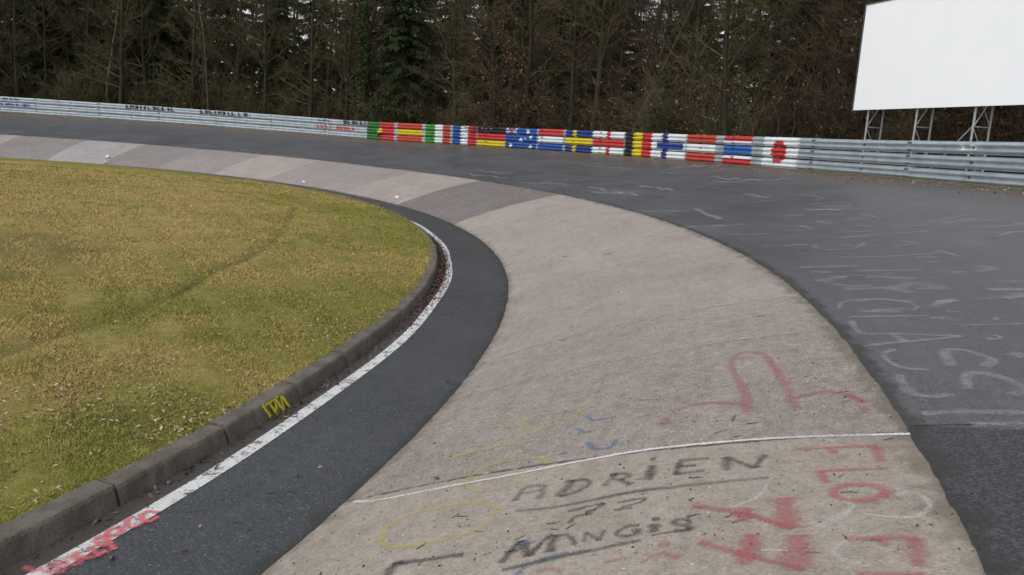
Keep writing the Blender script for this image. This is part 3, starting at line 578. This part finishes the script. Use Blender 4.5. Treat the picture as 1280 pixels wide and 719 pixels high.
for s, t0 in enumerate(SECT[:-1]):
    t1 = SECT[s + 1]; n = 134 if t1 > 2 else 40; th = np.linspace(t0, t1 + .35, n)
    for tier in range(3):
        V = beam_pts(th, 0., .0 + .006 * np.linspace(1, 0, n)[:, None] * 1.0); V[..., 2] = (base_z(th) + ZB[tier] + .006 * math.sin(s * 2.3 + tier))[:, None] + PR[None, :, 1]
        W = beam_pts(th, .005, .006 * np.linspace(1, 0, n)[:, None]); W[..., 2] = V[..., 2]
        V -= RL; W -= RL
        i = (np.arange(n - 1)[:, None] * NP + np.arange(NP - 1)).ravel(); F = np.stack([i, i + 1, i + NP + 1, i + NP], -1)
        mb = MB(); mb.add(V.reshape(-1, 3), F); mb.add(W.reshape(-1, 3), F[:, ::-1])
        o1 = n * NP                                      # rims
        for e in (0, NP - 1):
            k = np.arange(n - 1) * NP + e; mb.f[4].append(np.stack([k, k + NP, k + NP + o1, k + o1], -1)); mb.m[4].append(np.zeros(n - 1, int))
        for e in (0, (n - 1) * NP):
            k = np.arange(NP - 1) + e; mb.f[4].append(np.stack([k, k + 1, k + 1 + o1, k + o1], -1)); mb.m[4].append(np.zeros(NP - 1, int))
        C, K = rail_colour(th, tier); C2 = np.concatenate([C.reshape(-1, 3), C.reshape(-1, 3)]); K2 = np.concatenate([K.ravel(), 0 * K.ravel()])
        nb0 = mb.n
        for bt in (t0 + .18, t0 + .30, t0 + SEC * .5):     # bolt heads
            for q in ((.155,) if bt > t0 + 1 else (.06, .25)):
                a = math.radians(bt); dep = float(np.interp(q, PR[:, 1], PR[:, 0])); r = RB + .09 - dep - .012
                c = np.array([CX + r * math.cos(a), CY + r * math.sin(a), float(base_z(bt)) + ZB[tier] + q]) - RL
                box(mb, c, .024, .045, .045, (math.cos(a), math.sin(a), 0), (-math.sin(a), math.cos(a), 0), mat=1)
        extra = mb.n - nb0
        o = mb.obj('rail_beam', [M_RAIL, M_BOLT], rail, smooth=False)
        set_attr(o.data, 'paint', 'POINT', np.vstack([C2, np.zeros((extra, 3))]), 'FLOAT_COLOR'); set_attr(o.data, 'cover', 'POINT', np.concatenate([K2, np.zeros(extra)]))
    for pt in (t0 + .24, t0 + SEC * .5):
        a = math.radians(pt); er = (math.cos(a), math.sin(a), 0); et = (-math.sin(a), math.cos(a), 0); zb = float(base_z(pt)); mb = MB()
        for off, sx, sy in ((.175, .012, .10), (.235, .012, .10), (.205, .05, .012)):
            r = RB + off; c = np.array([CX + r * er[0], CY + r * er[1], zb + .46]) - RL; box(mb, c, sx, sy, 1.2, er, et)
        for tier in range(3):
            r = RB + .13; c = np.array([CX + r * er[0], CY + r * er[1], zb + ZB[tier] + .155]) - RL; box(mb, c, .075, .09, .12, er, et)
        mb.obj('rail_post', M_POST, rail)

# ------------------------------------------------------------------ billboard behind the rail
def at_depth(px, y): d = ray(px); return np.array([0, 0, CAM_H]) + d * (y / d[1])
LB = at_depth((1067, 138), 27.5)
ys = np.linspace(14, 27, 400); zz = np.array([at_depth((1280, 131), q)[2] for q in ys]); RBp = at_depth((1280, 131), float(ys[np.argmin(abs(zz - LB[2]))]))
LT = at_depth((1085.5, 7), 27.5); HGT = LT[2] - LB[2]
e = (RBp - LB); e[2] = 0; L0 = np.linalg.norm(e); e /= L0; nrm = np.array([e[1], -e[0], 0]);
if nrm @ (-LB) < 0: nrm = -nrm
WID = 11.5; board = empty('billboard', (LB[0], LB[1], float(base_z(15)))); tag(board, 'large blank white billboard on lattice steel legs behind the guardrail', 'billboard'); BO = np.array(board.location)
mm = MAT('white_hoarding', .6, .3); mm.col(mm.mix(mm.rng(mm.noise(.8, 4), .3, .7), (.92, .93, .93), (.95, .955, .955))); M_WB = mm.m
mm = MAT('dark_frame', .6, .4); mm.col((.08, .085, .09)); M_FR = mm.m
mid = LB + e * WID / 2 + np.array([0, 0, HGT / 2]) - BO
mb = MB(); box(mb, mid, WID, .05, HGT, e, nrm); mb.obj('panel', M_WB, board)
mb = MB()
for c, sx, sz in ((mid - e * (WID / 2 + .02), .05, HGT + .1), (mid + e * (WID / 2 + .02), .05, HGT + .1)): box(mb, c, sx, .09, sz, e, nrm)
box(mb, mid + np.array([0, 0, HGT / 2 + .025]), WID - .01, .09, .045, e, nrm)
box(mb, mid - nrm * .05 - np.array([0, 0, HGT / 2 - .04]), WID - .02, .04, .06, e, nrm)
mb.obj('frame', M_FR, board)
def along(px):          # where the pixel column meets the board's lower edge
    d = ray(px); A = np.array([[d[0], -e[0]], [d[1], -e[1]]]); t, u = np.linalg.solve(A, LB[:2]); return u
gz = float(base_z(14)) - BO[2]
us = [along((1083, 137)), along((1144, 135)), along((1217, 133))]; us += [us[2] + (us[2] - us[1]), us[2] + 2 * (us[2] - us[1])]
for q, u in enumerate(us):
    if u > WID - .2: continue
    F0 = LB + e * u - nrm * .1 - BO; F0[2] = 0; B0 = F0 - nrm * .62; zt = LB[2] - BO[2] + HGT * .8; mb = MB()
    for P0 in (F0, B0): tube(mb, [P0 + np.array([0, 0, gz - .3]), P0 + np.array([0, 0, zt if P0 is F0 else zt * .9])], .035, 6)
    zs = [LB[2] - BO[2] - 1.95 + .98 * k for k in range(6)]
    for k, z in enumerate(zs):
        if z < gz or z + 1.4 > LB[2] - BO[2] + HGT * .85: continue
        tube(mb, [F0 + np.array([0, 0, z + .4]), B0 + np.array([0, 0, z + .4])], .022, 5)
        tube(mb, [F0 + np.array([0, 0, z + (1.36 if k % 2 == 0 or q == 2 else .4)]), B0 + np.array([0, 0, z + (.42 if k % 2 == 0 or q == 2 else 1.36)])], .018, 5)
    if q in (2, 4): tube(mb, [F0 + np.array([0, 0, gz + 1.6]), F0 - e * 1.5 + np.array([0, 0, gz + .1])], .025, 5); tube(mb, [F0 + e * .02 + np.array([0, 0, zs[1] + .42]), B0 + np.array([0, 0, zs[1] + 1.34])], .018, 5)
    mb.obj('lattice_leg', M_POST, board)

# ------------------------------------------------------------------ the winter wood
def mat_bark(name, a, b, c3, sc=3):
    m = MAT(name, .95, .1).obco(); n = m.noise(sc, 5, .65, vec=m.scale(m.co, (3, 3, .7))); g = m.noise(.6, 3)
    c = m.mix(m.rng(n, .3, .7), a, b); c = m.mix(m.rng(g, .45, .7, 0, .6), c, c3); m.col(c); m.bump(n, .6, .02); return m.m
M_BARK = mat_bark('dark_bark', (.023, .018, .012), (.052, .040, .028), (.036, .038, .018))
M_TWIG = mat_bark('brown_twigs', (.060, .043, .028), (.115, .084, .055), (.052, .046, .026))
M_TWIGG = mat_bark('lichen_twigs', (.060, .053, .029), (.11, .098, .052), (.056, .058, .027))
M_PALE = mat_bark('pale_bark', (.085, .08, .06), (.15, .14, .11), (.06, .062, .04))
def mat_leaf(name, cols):
    m = MAT(name, .8, .2); oi = m.t.nodes.new('ShaderNodeNewGeometry').outputs['Random Per Island']
    c = m.mix(m.rng(oi, 0, .5, 0, 1, False), cols[0], cols[1]); c = m.mix(m.rng(oi, .5, 1, 0, 1, False), c, cols[2]); m.col(c); return m.m
M_DRY = mat_leaf('dry_beech_leaves', ((.12, .062, .032), (.20, .115, .065), (.27, .18, .11)))
M_NEED = mat_leaf('spruce_needles', ((.014, .026, .009), (.024, .040, .012), (.040, .056, .018)))
M_IVY = mat_leaf('ivy_leaves', ((.020, .035, .012), (.035, .055, .018), (.05, .07, .026)))
def unit(v): return v / (np.linalg.norm(v) + 1e-9)
def path(p, d, L, n, wander, up):
    P = [np.array(p, float)]; d = unit(np.array(d, float))
    for k in range(n):
        d = unit(d + rng.normal(0, wander, 3) + np.array([0, 0, up])); P.append(P[-1] + d * L / n)
    return np.array(P)
def side_dir(t, ang):
    r = unit(np.cross(t, rng.normal(0, 1, 3))); return unit(t * math.cos(ang) + r * math.sin(ang))
def quads(mb, C, U, W, mat=0):
    V = np.stack([C - U - W, C + U - W, C + U + W, C - U + W], 1); i = np.arange(len(C))[:, None] * 4
    mb.add(V.reshape(-1, 3), i + np.arange(4)[None], mat)
def bare_tree(name, H, r0, nb, first, spread, mats, dead=0, lean=(0, 0), tw=.007, droop=0.):
    tr, cr = MB(), MB(); P = path((0, 0, -.3), (lean[0], lean[1], 1), H, 12, .05, .06); rad = np.linspace(r0, .02, 13); rad[0] *= 1.3
    tube(tr, P, rad, 9); leaves = []
    for k in range(nb):
        f = first + (1 - first) * (k + random.random()) / nb; q = f * 12; i = min(int(q), 11); p = P[i] + (P[i + 1] - P[i]) * (q - i); t = unit(P[i + 1] - P[i])
        L = spread * (1.15 - .8 * f) * random.uniform(.6, 1.25); rb = max(.014, r0 * (1 - f) * .33)
        b = path(p, side_dir(t, random.uniform(.75, 1.35)), L, 6, .14, .05 - droop); tube(cr, b, np.linspace(rb, .008, 7), 5, cap=False)
        for j in range(max(4, int(L * 4.2))):
            g = random.uniform(.15, 1) * 6; ii = min(int(g), 5); pp = b[ii] + (b[ii + 1] - b[ii]) * (g - ii); l2 = random.uniform(.3, .95) * (.4 + .3 * L)
            c = path(pp, side_dir(unit(b[ii + 1] - b[ii]), random.uniform(.4, 1.)), l2, 4, .2, .04 - droop); tube(cr, c, np.linspace(.011, .005, 5), 3, cap=False)
            for _ in range(5):
                g2 = random.randint(1, 4); e_ = path(c[g2], side_dir(unit(c[g2] - c[g2 - 1]), random.uniform(.4, 1.1)), random.uniform(.2, .55), 2, .25, 0 - droop); tube(cr, e_, np.array([tw, tw * .8, tw * .5]), 3, cap=False)
                if random.random() < dead: leaves.append(e_[random.randint(1, 2)])
    if leaves:
        C = np.repeat(np.array(leaves), 2, axis=0) + rng.normal(0, .06, (len(leaves) * 2, 3)); U = rng.normal(0, 1, C.shape); U = U / np.linalg.norm(U, axis=1)[:, None] * .035; W = np.cross(U, rng.normal(0, 1, C.shape)); W = W / np.linalg.norm(W, axis=1)[:, None] * .022
        quads(cr, C, U, W, 1)
    return [('trunk', tr.mesh('trunk', True), [mats[0]]), ('crown', cr.mesh('crown'), [mats[1], M_DRY])]
def bush(name, H, ns, mats, dead):
    cr = MB(); leaves = []
    for s in range(ns):
        a = random.uniform(0, 6.28); b = path((.25 * math.cos(a), .25 * math.sin(a), -.1), (.55 * math.cos(a), .55 * math.sin(a), 1), H * random.uniform(.55, 1.1), 7, .16, .06); tube(cr, b, np.linspace(.022, .006, 8), 4, cap=False)
        for j in range(20):
            i = random.randint(1, 6); c = path(b[i], side_dir(unit(b[i + 1] - b[i]), random.uniform(.5, 1.2)), random.uniform(.4, 1.1), 4, .22, .03); tube(cr, c, np.linspace(.009, .005, 5), 3, cap=False)
            for _ in range(5):
                g2 = random.randint(1, 4); e_ = path(c[g2], side_dir(unit(c[g2] - c[g2 - 1]), random.uniform(.4, 1.2)), random.uniform(.15, .45), 2, .25, 0); tube(cr, e_, np.array([.006, .005, .003]), 3, cap=False)
                if random.random() < dead: leaves.append(e_[random.randint(1, 2)])
    if leaves:
        C = np.repeat(np.array(leaves), 2, axis=0) + rng.normal(0, .06, (len(leaves) * 2, 3)); U = rng.normal(0, 1, C.shape); U = U / np.linalg.norm(U, axis=1)[:, None] * .04; W = np.cross(U, rng.normal(0, 1, C.shape)); W = W / np.linalg.norm(W, axis=1)[:, None] * .025
        quads(cr, C, U, W, 1)
    return [(None, cr.mesh(name), [mats, M_DRY])]
def spruce(H, rad, dens=1.):
    tr, cr = MB(), MB(); P = path((0, 0, -.3), (0, 0, 1), H, 8, .01, .05); tube(tr, P, np.linspace(.17, .02, 9), 8); z = .5; br = MB()
    Cs, Us, Ws = [], [], []
    while z < H - .3:
        f = z / H; L = rad * (1 - f) ** .75 * random.uniform(.8, 1.1) + .25
        for k in range(7):
            a = random.uniform(0, 6.28); d = np.array([math.cos(a), math.sin(a), .15 if f > .6 else -.12]); b = path((0, 0, z + random.uniform(-.15, .15)), d, L * random.uniform(.75, 1.1), 6, .05, -.05 + .03 * (f > .5)); tube(tr, b, np.linspace(.025, .006, 7), 3, cap=False)
            n = int(L * 42 * dens); t = rng.random(n) ** .8 * 5.99; i = t.astype(int); p = b[i] + (b[i + 1] - b[i]) * (t - i)[:, None]; dd = b[i + 1] - b[i]; dd /= np.linalg.norm(dd, axis=1)[:, None]
            sd_ = np.cross(dd, [0, 0, 1.]); sg = rng.choice([-1, 1], n)[:, None]
            u = dd * .6 + sd_ * sg * rng.uniform(.3, 1.1, (n, 1)) + np.array([0, 0, -1]) * rng.uniform(.05, .8, (n, 1)); u /= np.linalg.norm(u, axis=1)[:, None]
            l = rng.uniform(.09, .24, (n, 1)); w_ = np.cross(u, rng.normal(0, 1, (n, 3))); w_ /= np.linalg.norm(w_, axis=1)[:, None]
            Cs.append(p + u * l); Us.append(u * l); Ws.append(w_ * rng.uniform(.014, .03, (n, 1)))
        z += random.uniform(.32, .5)
    quads(cr, np.concatenate(Cs), np.concatenate(Us), np.concatenate(Ws))
    return [('trunk', tr.mesh('trunk', True), [M_BARK]), ('crown', cr.mesh('crown'), [M_NEED])]
def make_proto(parts):
    for n, me, ms in parts:
        for m in ms: me.materials.append(m)
    return parts
def place(kind, parts, loc, rz, sc, label, cat, group=None, tilt=(0, 0)):
    if parts[0][0] is None:
        o = link(bpy.data.objects.new(kind, parts[0][1])); o.location = loc; o.rotation_euler = (tilt[0], tilt[1], rz); o.scale = (sc, sc, sc)
    else:
        o = empty(kind, loc); o.rotation_euler = (tilt[0], tilt[1], rz); o.scale = (sc, sc, sc)
        for n, me, _ in parts: c = link(bpy.data.objects.new(n, me)); c.parent = o
    return tag(o, label, cat, group)
BT = [make_proto(bare_tree('bare_tree', random.uniform(12, 15), random.uniform(.10, .16), 40, .06 + .05 * k, random.uniform(2.6, 3.4), (M_BARK, (M_TWIG, M_TWIGG)[k % 2]), dead=(0, 0, .12, 0, .04)[k])) for k in range(5)]
BU = [make_proto(bush('bush', random.uniform(3.4, 5.2), 15, (M_TWIG, M_TWIGG, M_TWIG)[k], (.01, .02, .10)[k])) for k in range(3)]
SP = [make_proto(spruce(15, 2.6)), make_proto(spruce(13, 2.2))]
def wood(az_px, depth):                # ground point: column of the photo, metres behind the rail
    d = ray((az_px, 150)); d = d / math.hypot(d[0], d[1]); a = 1.; b = -2 * (d[0] * CX + d[1] * CY); c = CX**2 + CY**2 - (RB + depth)**2
    t = (-b + math.sqrt(b * b - 4 * c)) / 2; x, y = d[0] * t, d[1] * t; th = polar(x, y)[0]; return (x, y, float(HB(th) + rise(CY + RB * math.sin(math.radians(th)))) + min(.25, depth * .06))
# trees one can tell apart
ivy = bare_tree('ivy', 13, .19, 26, .35, 2.6, (M_BARK, M_TWIGG)); mb = MB(); n = 1500; zz_ = rng.random(n) ** 1.1 * 8; an = rng.random(n) * 6.283; rr_ = .22 + rng.random(n) * .14
C = np.stack([rr_ * np.cos(an), rr_ * np.sin(an), zz_], -1); U = rng.normal(0, 1, C.shape); U = U / np.linalg.norm(U, axis=1)[:, None] * .06; W = np.cross(U, rng.normal(0, 1, C.shape)); W = W / np.linalg.norm(W, axis=1)[:, None] * .05; quads(mb, C, U, W)
place('ivy_clad_tree', make_proto(ivy + [('ivy', mb.mesh('ivy'), [M_IVY])]), wood(452, 2.0), .5, 1, 'straight tree with its trunk wrapped in green ivy left of the big spruce', 'tree')
place('spruce_tree', SP[0], wood(507, 2.6), 1.2, 1.0, 'tall dark green spruce standing right behind the rail above the green and red flags', 'tree')
bi = make_proto(bare_tree('birch', 11, .10, 22, .3, 2.2, (M_PALE, M_TWIG), lean=(.1, 0)))
place('leaning_tree', bi, wood(783, 2.2), 0, 1, 'pale trunked tree leaning right beside the black yellow red vertical stripes', 'tree', tilt=(0, .16))
place('dark_trunk_tree', make_proto(bare_tree('dark', 14, .22, 30, .25, 3.2, (M_BARK, M_TWIG), dead=.05)), wood(757, 4.5), 0, 1, 'dark thick trunked tree left of the leaning pale tree', 'tree')
place('pale_trunk_tree', make_proto(bare_tree('pale', 12, .06, 30, .3, 2., (M_PALE, M_TWIGG))), wood(261, 1.6), 0, 1, 'thin pale trunked tree behind the second black lettering on the rail', 'tree')
place('pale_trunk_tree', bi, wood(136, 2.0), 2, 1., 'thin pale tree behind the rail left of the first black lettering', 'tree')
place('beech_sapling', make_proto(bare_tree('beech', 7, .07, 40, .1, 2.4, (M_BARK, M_TWIG), dead=.5)), wood(625, 1.8), 1, 1, 'young beech holding tan dead leaves above the black red gold flag', 'tree')
# the mass of the wood, tree by tree
GB = 'bare trees of the wood behind the guardrail'; GS = 'dark spruces deep in the wood'; GU = 'bare bushes at the edge of the wood'
LBT = 'slender leafless tree in the tangled brown wood behind the guardrail'; LSP = 'dark spruce half hidden behind the bare trees'; LBU = 'low tangled bare bush at the edge of the wood behind the rail'
k = 0
for depth, step in ((1.8, 42), (4.5, 34), (7.5, 34), (11, 36)):
    x = -190 + random.uniform(0, 30)
    while x < 1480:
        if not (470 < x < 545 and depth < 4):
            dd = depth + random.uniform(-1, 1.2)
            if x > 930 and dd < 8: dd = random.uniform(8, 11)
            place('bare_tree', BT[random.choice((1, 3, 1, 3, 4) if x < 440 else (0, 2, 4, 0, 3))], wood(x, dd), random.uniform(0, 6.28), random.uniform(.8, 1.2), LBT, 'tree', GB, (random.uniform(-.06, .06), random.uniform(-.06, .06)))
        x += step * random.uniform(.6, 1.4)
x = -190
while x < 1480:
    dd = random.uniform(1.2, 3.2) + (6 if x > 1000 else 3 if x > 940 else 0); place('bush', BU[1 if x < 440 and random.random() < .75 else random.randrange(3)], wood(x, dd), random.uniform(0, 6.28), random.uniform(.7, 1.15), LBU, 'bush', GU); x += 29 * random.uniform(.6, 1.4)
GAPS = [(305, 330), (795, 830), (1045, 1085), (18, 32), (958, 978), (880, 900)]
for depth, step in ((5, 150), (7, 110), (12, 46), (18, 38), (24, 34)):
    x = -200
    while x < 1500:
        if (depth == 5 and x > 430) or (depth == 7 and x > 880) or (770 < x < 1065 and depth < 20 and random.random() < .2): pass
        elif not any(a < x < b for a, b in GAPS) or (x < 450 and depth > 20 and random.random() < .5):
            place('spruce_tree', SP[random.randrange(2)], wood(x, depth + random.uniform(-2, 2)), random.uniform(0, 6.28), random.uniform(.9, 1.25), LSP, 'tree', GS)
        x += step * random.uniform(.7, 1.3)
# brushwood filling the foot of the wood
mb = MB(); n = 2400
for q in range(n):
    x = random.uniform(-200, 1500); b0 = np.array(wood(x, random.uniform(1.0, 9) + (5 if x > 1000 else 0))); P = path(b0, (random.uniform(-.8, .8), random.uniform(-.8, .8), 1), random.uniform(.8, 2.6), 4, .25, 0); tube(mb, P, np.linspace(.012, .005, 5), 3, cap=False)
tag(mb.obj('brushwood', M_TWIG), 'tangle of brown brush at the foot of the wood', kind='stuff')

# ------------------------------------------------------------------ grass, leaves, twigs, stones
def mat_blades():
    m = MAT('grass_blades', .85, .15); m.col(m.attr('tint', 'Color')); return m.m
N = 650000
# scattered over the island, thinning with the distance from the road side
d_ = 3.2 * (34 / 3.2) ** rng.random(N * 3); az = rng.uniform(-48, 12, N * 3); x = d_ * np.sin(np.radians(az)); y = d_ * np.cos(np.radians(az)); t_, r_ = polar(x, y)
ok = (r_ < RK0 + .015); x, y, d_, t_, r_ = (q[ok][:N] for q in (x, y, d_, t_, r_)); mud = mud_total(x, y); keep = rng.random(len(x)) > mud * .95; x, y, d_, t_, r_ = (q[keep] for q in (x, y, d_, t_, r_))
ta = rng.uniform(-22, 40, 9000); tr_ = RK0 + .03 - np.abs(rng.normal(0, .05, 9000)); ka = rng.random(9000) < (.5 + .5 * np.sin(ta * 2.3) * np.sin(ta * 5.1)); ta, tr_ = ta[ka], tr_[ka]
ex = CX + tr_ * np.cos(np.radians(ta)); ey = CY + tr_ * np.sin(np.radians(ta)); ne = len(ex)
x, y, d_, t_, r_ = (np.concatenate(q) for q in ((x, ex), (y, ey), (d_, np.hypot(ex, ey)), (t_, ta), (r_, tr_)))
n = len(x); z = z_of(np.minimum(r_, RK0 - .001), t_, y) - .05 * np.exp(-(mudmask(x, y) / .16) ** 2)
def vnoise(x, y, s, seed):
    r2 = np.random.default_rng(seed); G_ = r2.random((128, 128)); u = x / s + 500; v = y / s + 500; i = np.floor(u).astype(int); j = np.floor(v).astype(int); fu = u - i; fv = v - j; fu = fu * fu * (3 - 2 * fu); fv = fv * fv * (3 - 2 * fv)
    g = lambda a, b: G_[a % 128, b % 128]
    return (g(i, j) * (1 - fu) + g(i + 1, j) * fu) * (1 - fv) + (g(i, j + 1) * (1 - fu) + g(i + 1, j + 1) * fu) * fv
pat = .5 * vnoise(x, y, 2.2, 1) + .3 * vnoise(x, y, .6, 2) + .2 * vnoise(x, y, .2, 3)
edge = np.clip(1 - (RK0 - r_) / 5, 0, 1); s_ = np.clip((pat - .20 * edge + .20 - .38) / .3, 0, 1)
s_ = np.clip(s_ + rng.normal(0, .22, n), 0, 1)[:, None]
colr = (1 - s_) * np.array([.255, .250, .055]) + s_ * np.array([.475, .355, .135]); colr *= rng.uniform(.45, 1.35, (n, 1))
h = rng.uniform(.007, .026, n) * (1 + d_ / 26); h[-ne:] *= 1.9; wd = .0013 * (1 + d_ / 4.5); a = rng.random(n) * 6.283; ln = rng.normal(0, .9, (n, 2))
base = np.stack([x, y, z - .004], -1); sx = np.stack([np.cos(a), np.sin(a), 0 * a], -1) * wd[:, None]; tip = base + np.stack([ln[:, 0] * h, ln[:, 1] * h, h], -1)
mb = MB(); mb.add(np.stack([base - sx, base + sx, tip], 1).reshape(-1, 3), np.arange(n * 3).reshape(-1, 3)); gr = mb.obj('grass', mat_blades()); set_attr(gr.data, 'tint', 'POINT', np.repeat(colr, 3, axis=0), 'FLOAT_COLOR')
tag(gr, 'short mossy green and straw coloured grass', kind='stuff')
def leaf_mesh(P, size, flat=.35):
    n = len(P); a = rng.random(n) * 6.283; s = size * rng.uniform(.6, 1.3, n); u = np.stack([np.cos(a), np.sin(a), rng.normal(0, flat, n)], -1); v = np.stack([-np.sin(a), np.cos(a), rng.normal(0, flat, n)], -1)
    L = u * s[:, None]; W = v * (s * .55)[:, None]; up = np.array([0, 0, 1.]) * (s * rng.uniform(.05, .4, n))[:, None]
    V = np.stack([P - L, P - W * .8 - L * .2 + up, P + W * .8 - L * .2 + up, P + L * .9, P - W * .6 + L * .5 + up * .8, P + W * .6 + L * .5 + up * .8, P + up * .1], 1)
    F = np.array([[0, 1, 6], [0, 6, 2], [1, 4, 6], [6, 5, 2], [4, 3, 6], [6, 3, 5]]); mb = MB(); mb.add(V.reshape(-1, 3), (np.arange(n)[:, None, None] * 7 + F[None]).reshape(-1, 3)); return mb
M_LF = mat_leaf('lawn_leaf_flecks', ((.16, .095, .045), (.30, .20, .11), (.46, .38, .26)))
M_LG = mat_leaf('gutter_leaves', ((.035, .026, .022), (.085, .046, .036), (.17, .11, .085)))
i = rng.choice(n, 11000, replace=False, p=(edge + .05) ** 1.5 * d_ ** .6 / ((edge + .05) ** 1.5 * d_ ** .6).sum()); P = np.stack([x[i], y[i], z[i] + .012], -1); pk = vnoise(P[:, 0], P[:, 1], 1.1, 9) > .56; P = P[pk | (rng.random(len(P)) < .15)]
tag(leaf_mesh(P, .019).obj('fallen_leaves', M_LF), 'tan leaf flecks lying in the grass', kind='stuff')
nl = 4300; t = np.concatenate([rng.normal(4.5, 4.6, int(nl * .75)), rng.uniform(-19, 16, nl - int(nl * .75))]); dens = np.clip((t + 20) / 18, .1, 1); r = RK + .012 + np.abs(rng.normal(0, .07, nl)) * (.5 + dens * .9); keep = (rng.random(nl) < .25 + .75 * dens) & (r < RK + .3); t, r = t[keep], r[keep]
P = xyz(t, r); P[:, 2] += .008 + rng.random(len(t)) * .03 * np.clip(1 - (r - RK) / .15, .1, 1)
tag(leaf_mesh(P, .018, .6).obj('gutter_leaves', M_LG), 'reddish brown leaves packed along the kerb', kind='stuff')
nl = 1800; t = rng.uniform(4, 100, nl); r = RB - np.abs(rng.normal(0, .55, nl)) - .02; keep = rng.random(nl) < .9; P = xyz(t[keep], r[keep]); P[:, 2] += .01
tag(leaf_mesh(P, .03).obj('verge_leaves', M_LF), 'brown leaf litter along the foot of the guardrail', kind='stuff')
# single fallen leaves
GL = 'single dead leaves on the lane'
for q, p in enumerate([(118,623+13),(185,632),(196,626),(213,606),(198,618),(310,620),(340,590),(372,597),(400,586),(270,588),(276,578),(345,530),(357,523),(387,497),(396,526),(230,690),(140,700),(545,600),(860,655),(560,478),(250,660)]):
    g = at(p); o = leaf_mesh(np.zeros((1, 3)) + [0, 0, .012], random.uniform(.02, .032), .25).obj('fallen_leaf', M_LG if q % 4 else M_LF); o.location = g; tag(o, 'single curled brown leaf lying on the lane', 'leaf', GL)
# twigs
mm = MAT('dead_twig', .9, .1); mm.col(mm.mix(mm.noise(20, 3), (.022, .017, .013), (.06, .045, .03))); M_DT = mm.m
TW = []
for k in range(5):
    mb = MB(); b = path((-.09, 0, .009), (1, random.uniform(-.3, .3), 0), .18, 6, .16, 0); b[:, 2] = .008 + rng.random(7) * .008; tube(mb, b, np.linspace(.0055, .003, 7), 5)
    if k % 2: c = path(b[3], (.7, .8, .1), .06, 3, .2, 0); c[:, 2] = np.maximum(c[:, 2], .006); tube(mb, c, [.003, .003, .002, .002], 4)
    me = mb.mesh('twig', True); me.materials.append(M_DT); TW.append(me)
TP = [(921,521),(918,524),(941,529),(900,541),(922,545),(865,596),(870,598),(650,672),(693,663),(712,658),(546,658),(528,683),(500,703),(525,704),(580,645),(573,645),(690,655),(1050,595),(1112,550),(1010,563),(915,646),(868,645),(922,651),(1062,617),(1095,675),(1060,503),(1078,501),(1055,490),(952,396),(705,425),(640,330),(707,321),(690,325),(760,318),(1185,489),(1158,527),(1165,532),(1190,525),(340,618),(352,628),(330,650),(300,655),(318,662),(365,617),(240,640),(1165,487),(1120,452),(1100,410),(975,350),(1010,470),(590,470),(605,455),(470,580),(800,600),(1015,690),(778,680),(640,690),(600,664)]
for q, p in enumerate(TP):
    if polar(*at(p)[:2])[1] < RK: continue
    o = link(bpy.data.objects.new('twig', TW[q % 5])); g = at(p); o.location = g; t_, r_ = polar(g[0], g[1]); s = random.uniform(.22, .5) * (.5 + min(1.2, g[1] / 9)); o.scale = (s, s, s * .9)
    gx = (z_of(*polar(g[0] + .05, g[1])[::-1], g[1]) - z_of(*polar(g[0] - .05, g[1])[::-1], g[1])) / .1
    o.rotation_euler = (0, -math.atan(float(gx)), 0); o.rotation_euler = (Matrix.Rotation(-math.atan(float(gx)), 4, 'Y') @ Matrix.Rotation(random.uniform(-.9, 1.), 4, 'Z')).to_euler()
    tag(o, 'short dark twig lying on the racing lane', 'twig', 'dark twigs scattered on the lane')
nl = 1700; t = rng.uniform(-17.5, 25, nl); t = -17.5 + 42 * rng.random(nl) ** 1.8; r = rng.uniform(RK + .3, RE + 3, nl); P = xyz(t, r); P[:, 2] += .002
mb = leaf_mesh(P, .0075, .6); tag(mb.obj('litter_crumbs', M_DT), 'dark crumbs of bark and grit on the lane', kind='stuff')
# pale stones left on the concrete
mm = MAT('pale_stone', .9, .2); mm.col(mm.mix(mm.rng(mm.noise(9, 4), .35, .65), (.52, .51, .48), (.70, .69, .67))); M_ST = mm.m
import bmesh
for p, s, lab in (((135, 197.5), .17, 'largest pale stone lying on the far left concrete'), ((132, 203.5), .10, 'small white stone just below the largest pale stone on the far left'), ((381, 228.5), .10, 'pale stone with a dark side on the concrete near the lawn edge'), ((498, 248), .11, 'white stone at the edge of the narrow strip beside the dark slab'), ((361, 222), .06, 'small white stone on the pale slab left of the dark sided stone')):
    bm = bmesh.new(); bmesh.ops.create_icosphere(bm, subdivisions=2, radius=1)
    for v in bm.verts:
        k = 1 + .22 * math.sin(v.co.x * 3.1 + s * 90) + .18 * math.sin(v.co.y * 4.3 + s * 50) + random.uniform(-.07, .07); v.co = Vector((v.co.x * k * s, v.co.y * k * s * .7, max(v.co.z, -.6) * k * s * .55 + s * .25))
    me = bpy.data.meshes.new('stone'); bm.to_mesh(me); bm.free(); me.materials.append(M_ST); o = link(bpy.data.objects.new('stone', me)); o.location = at(p); o.rotation_euler = (0, 0, random.uniform(0, 3)); tag(o, lab, 'stone')
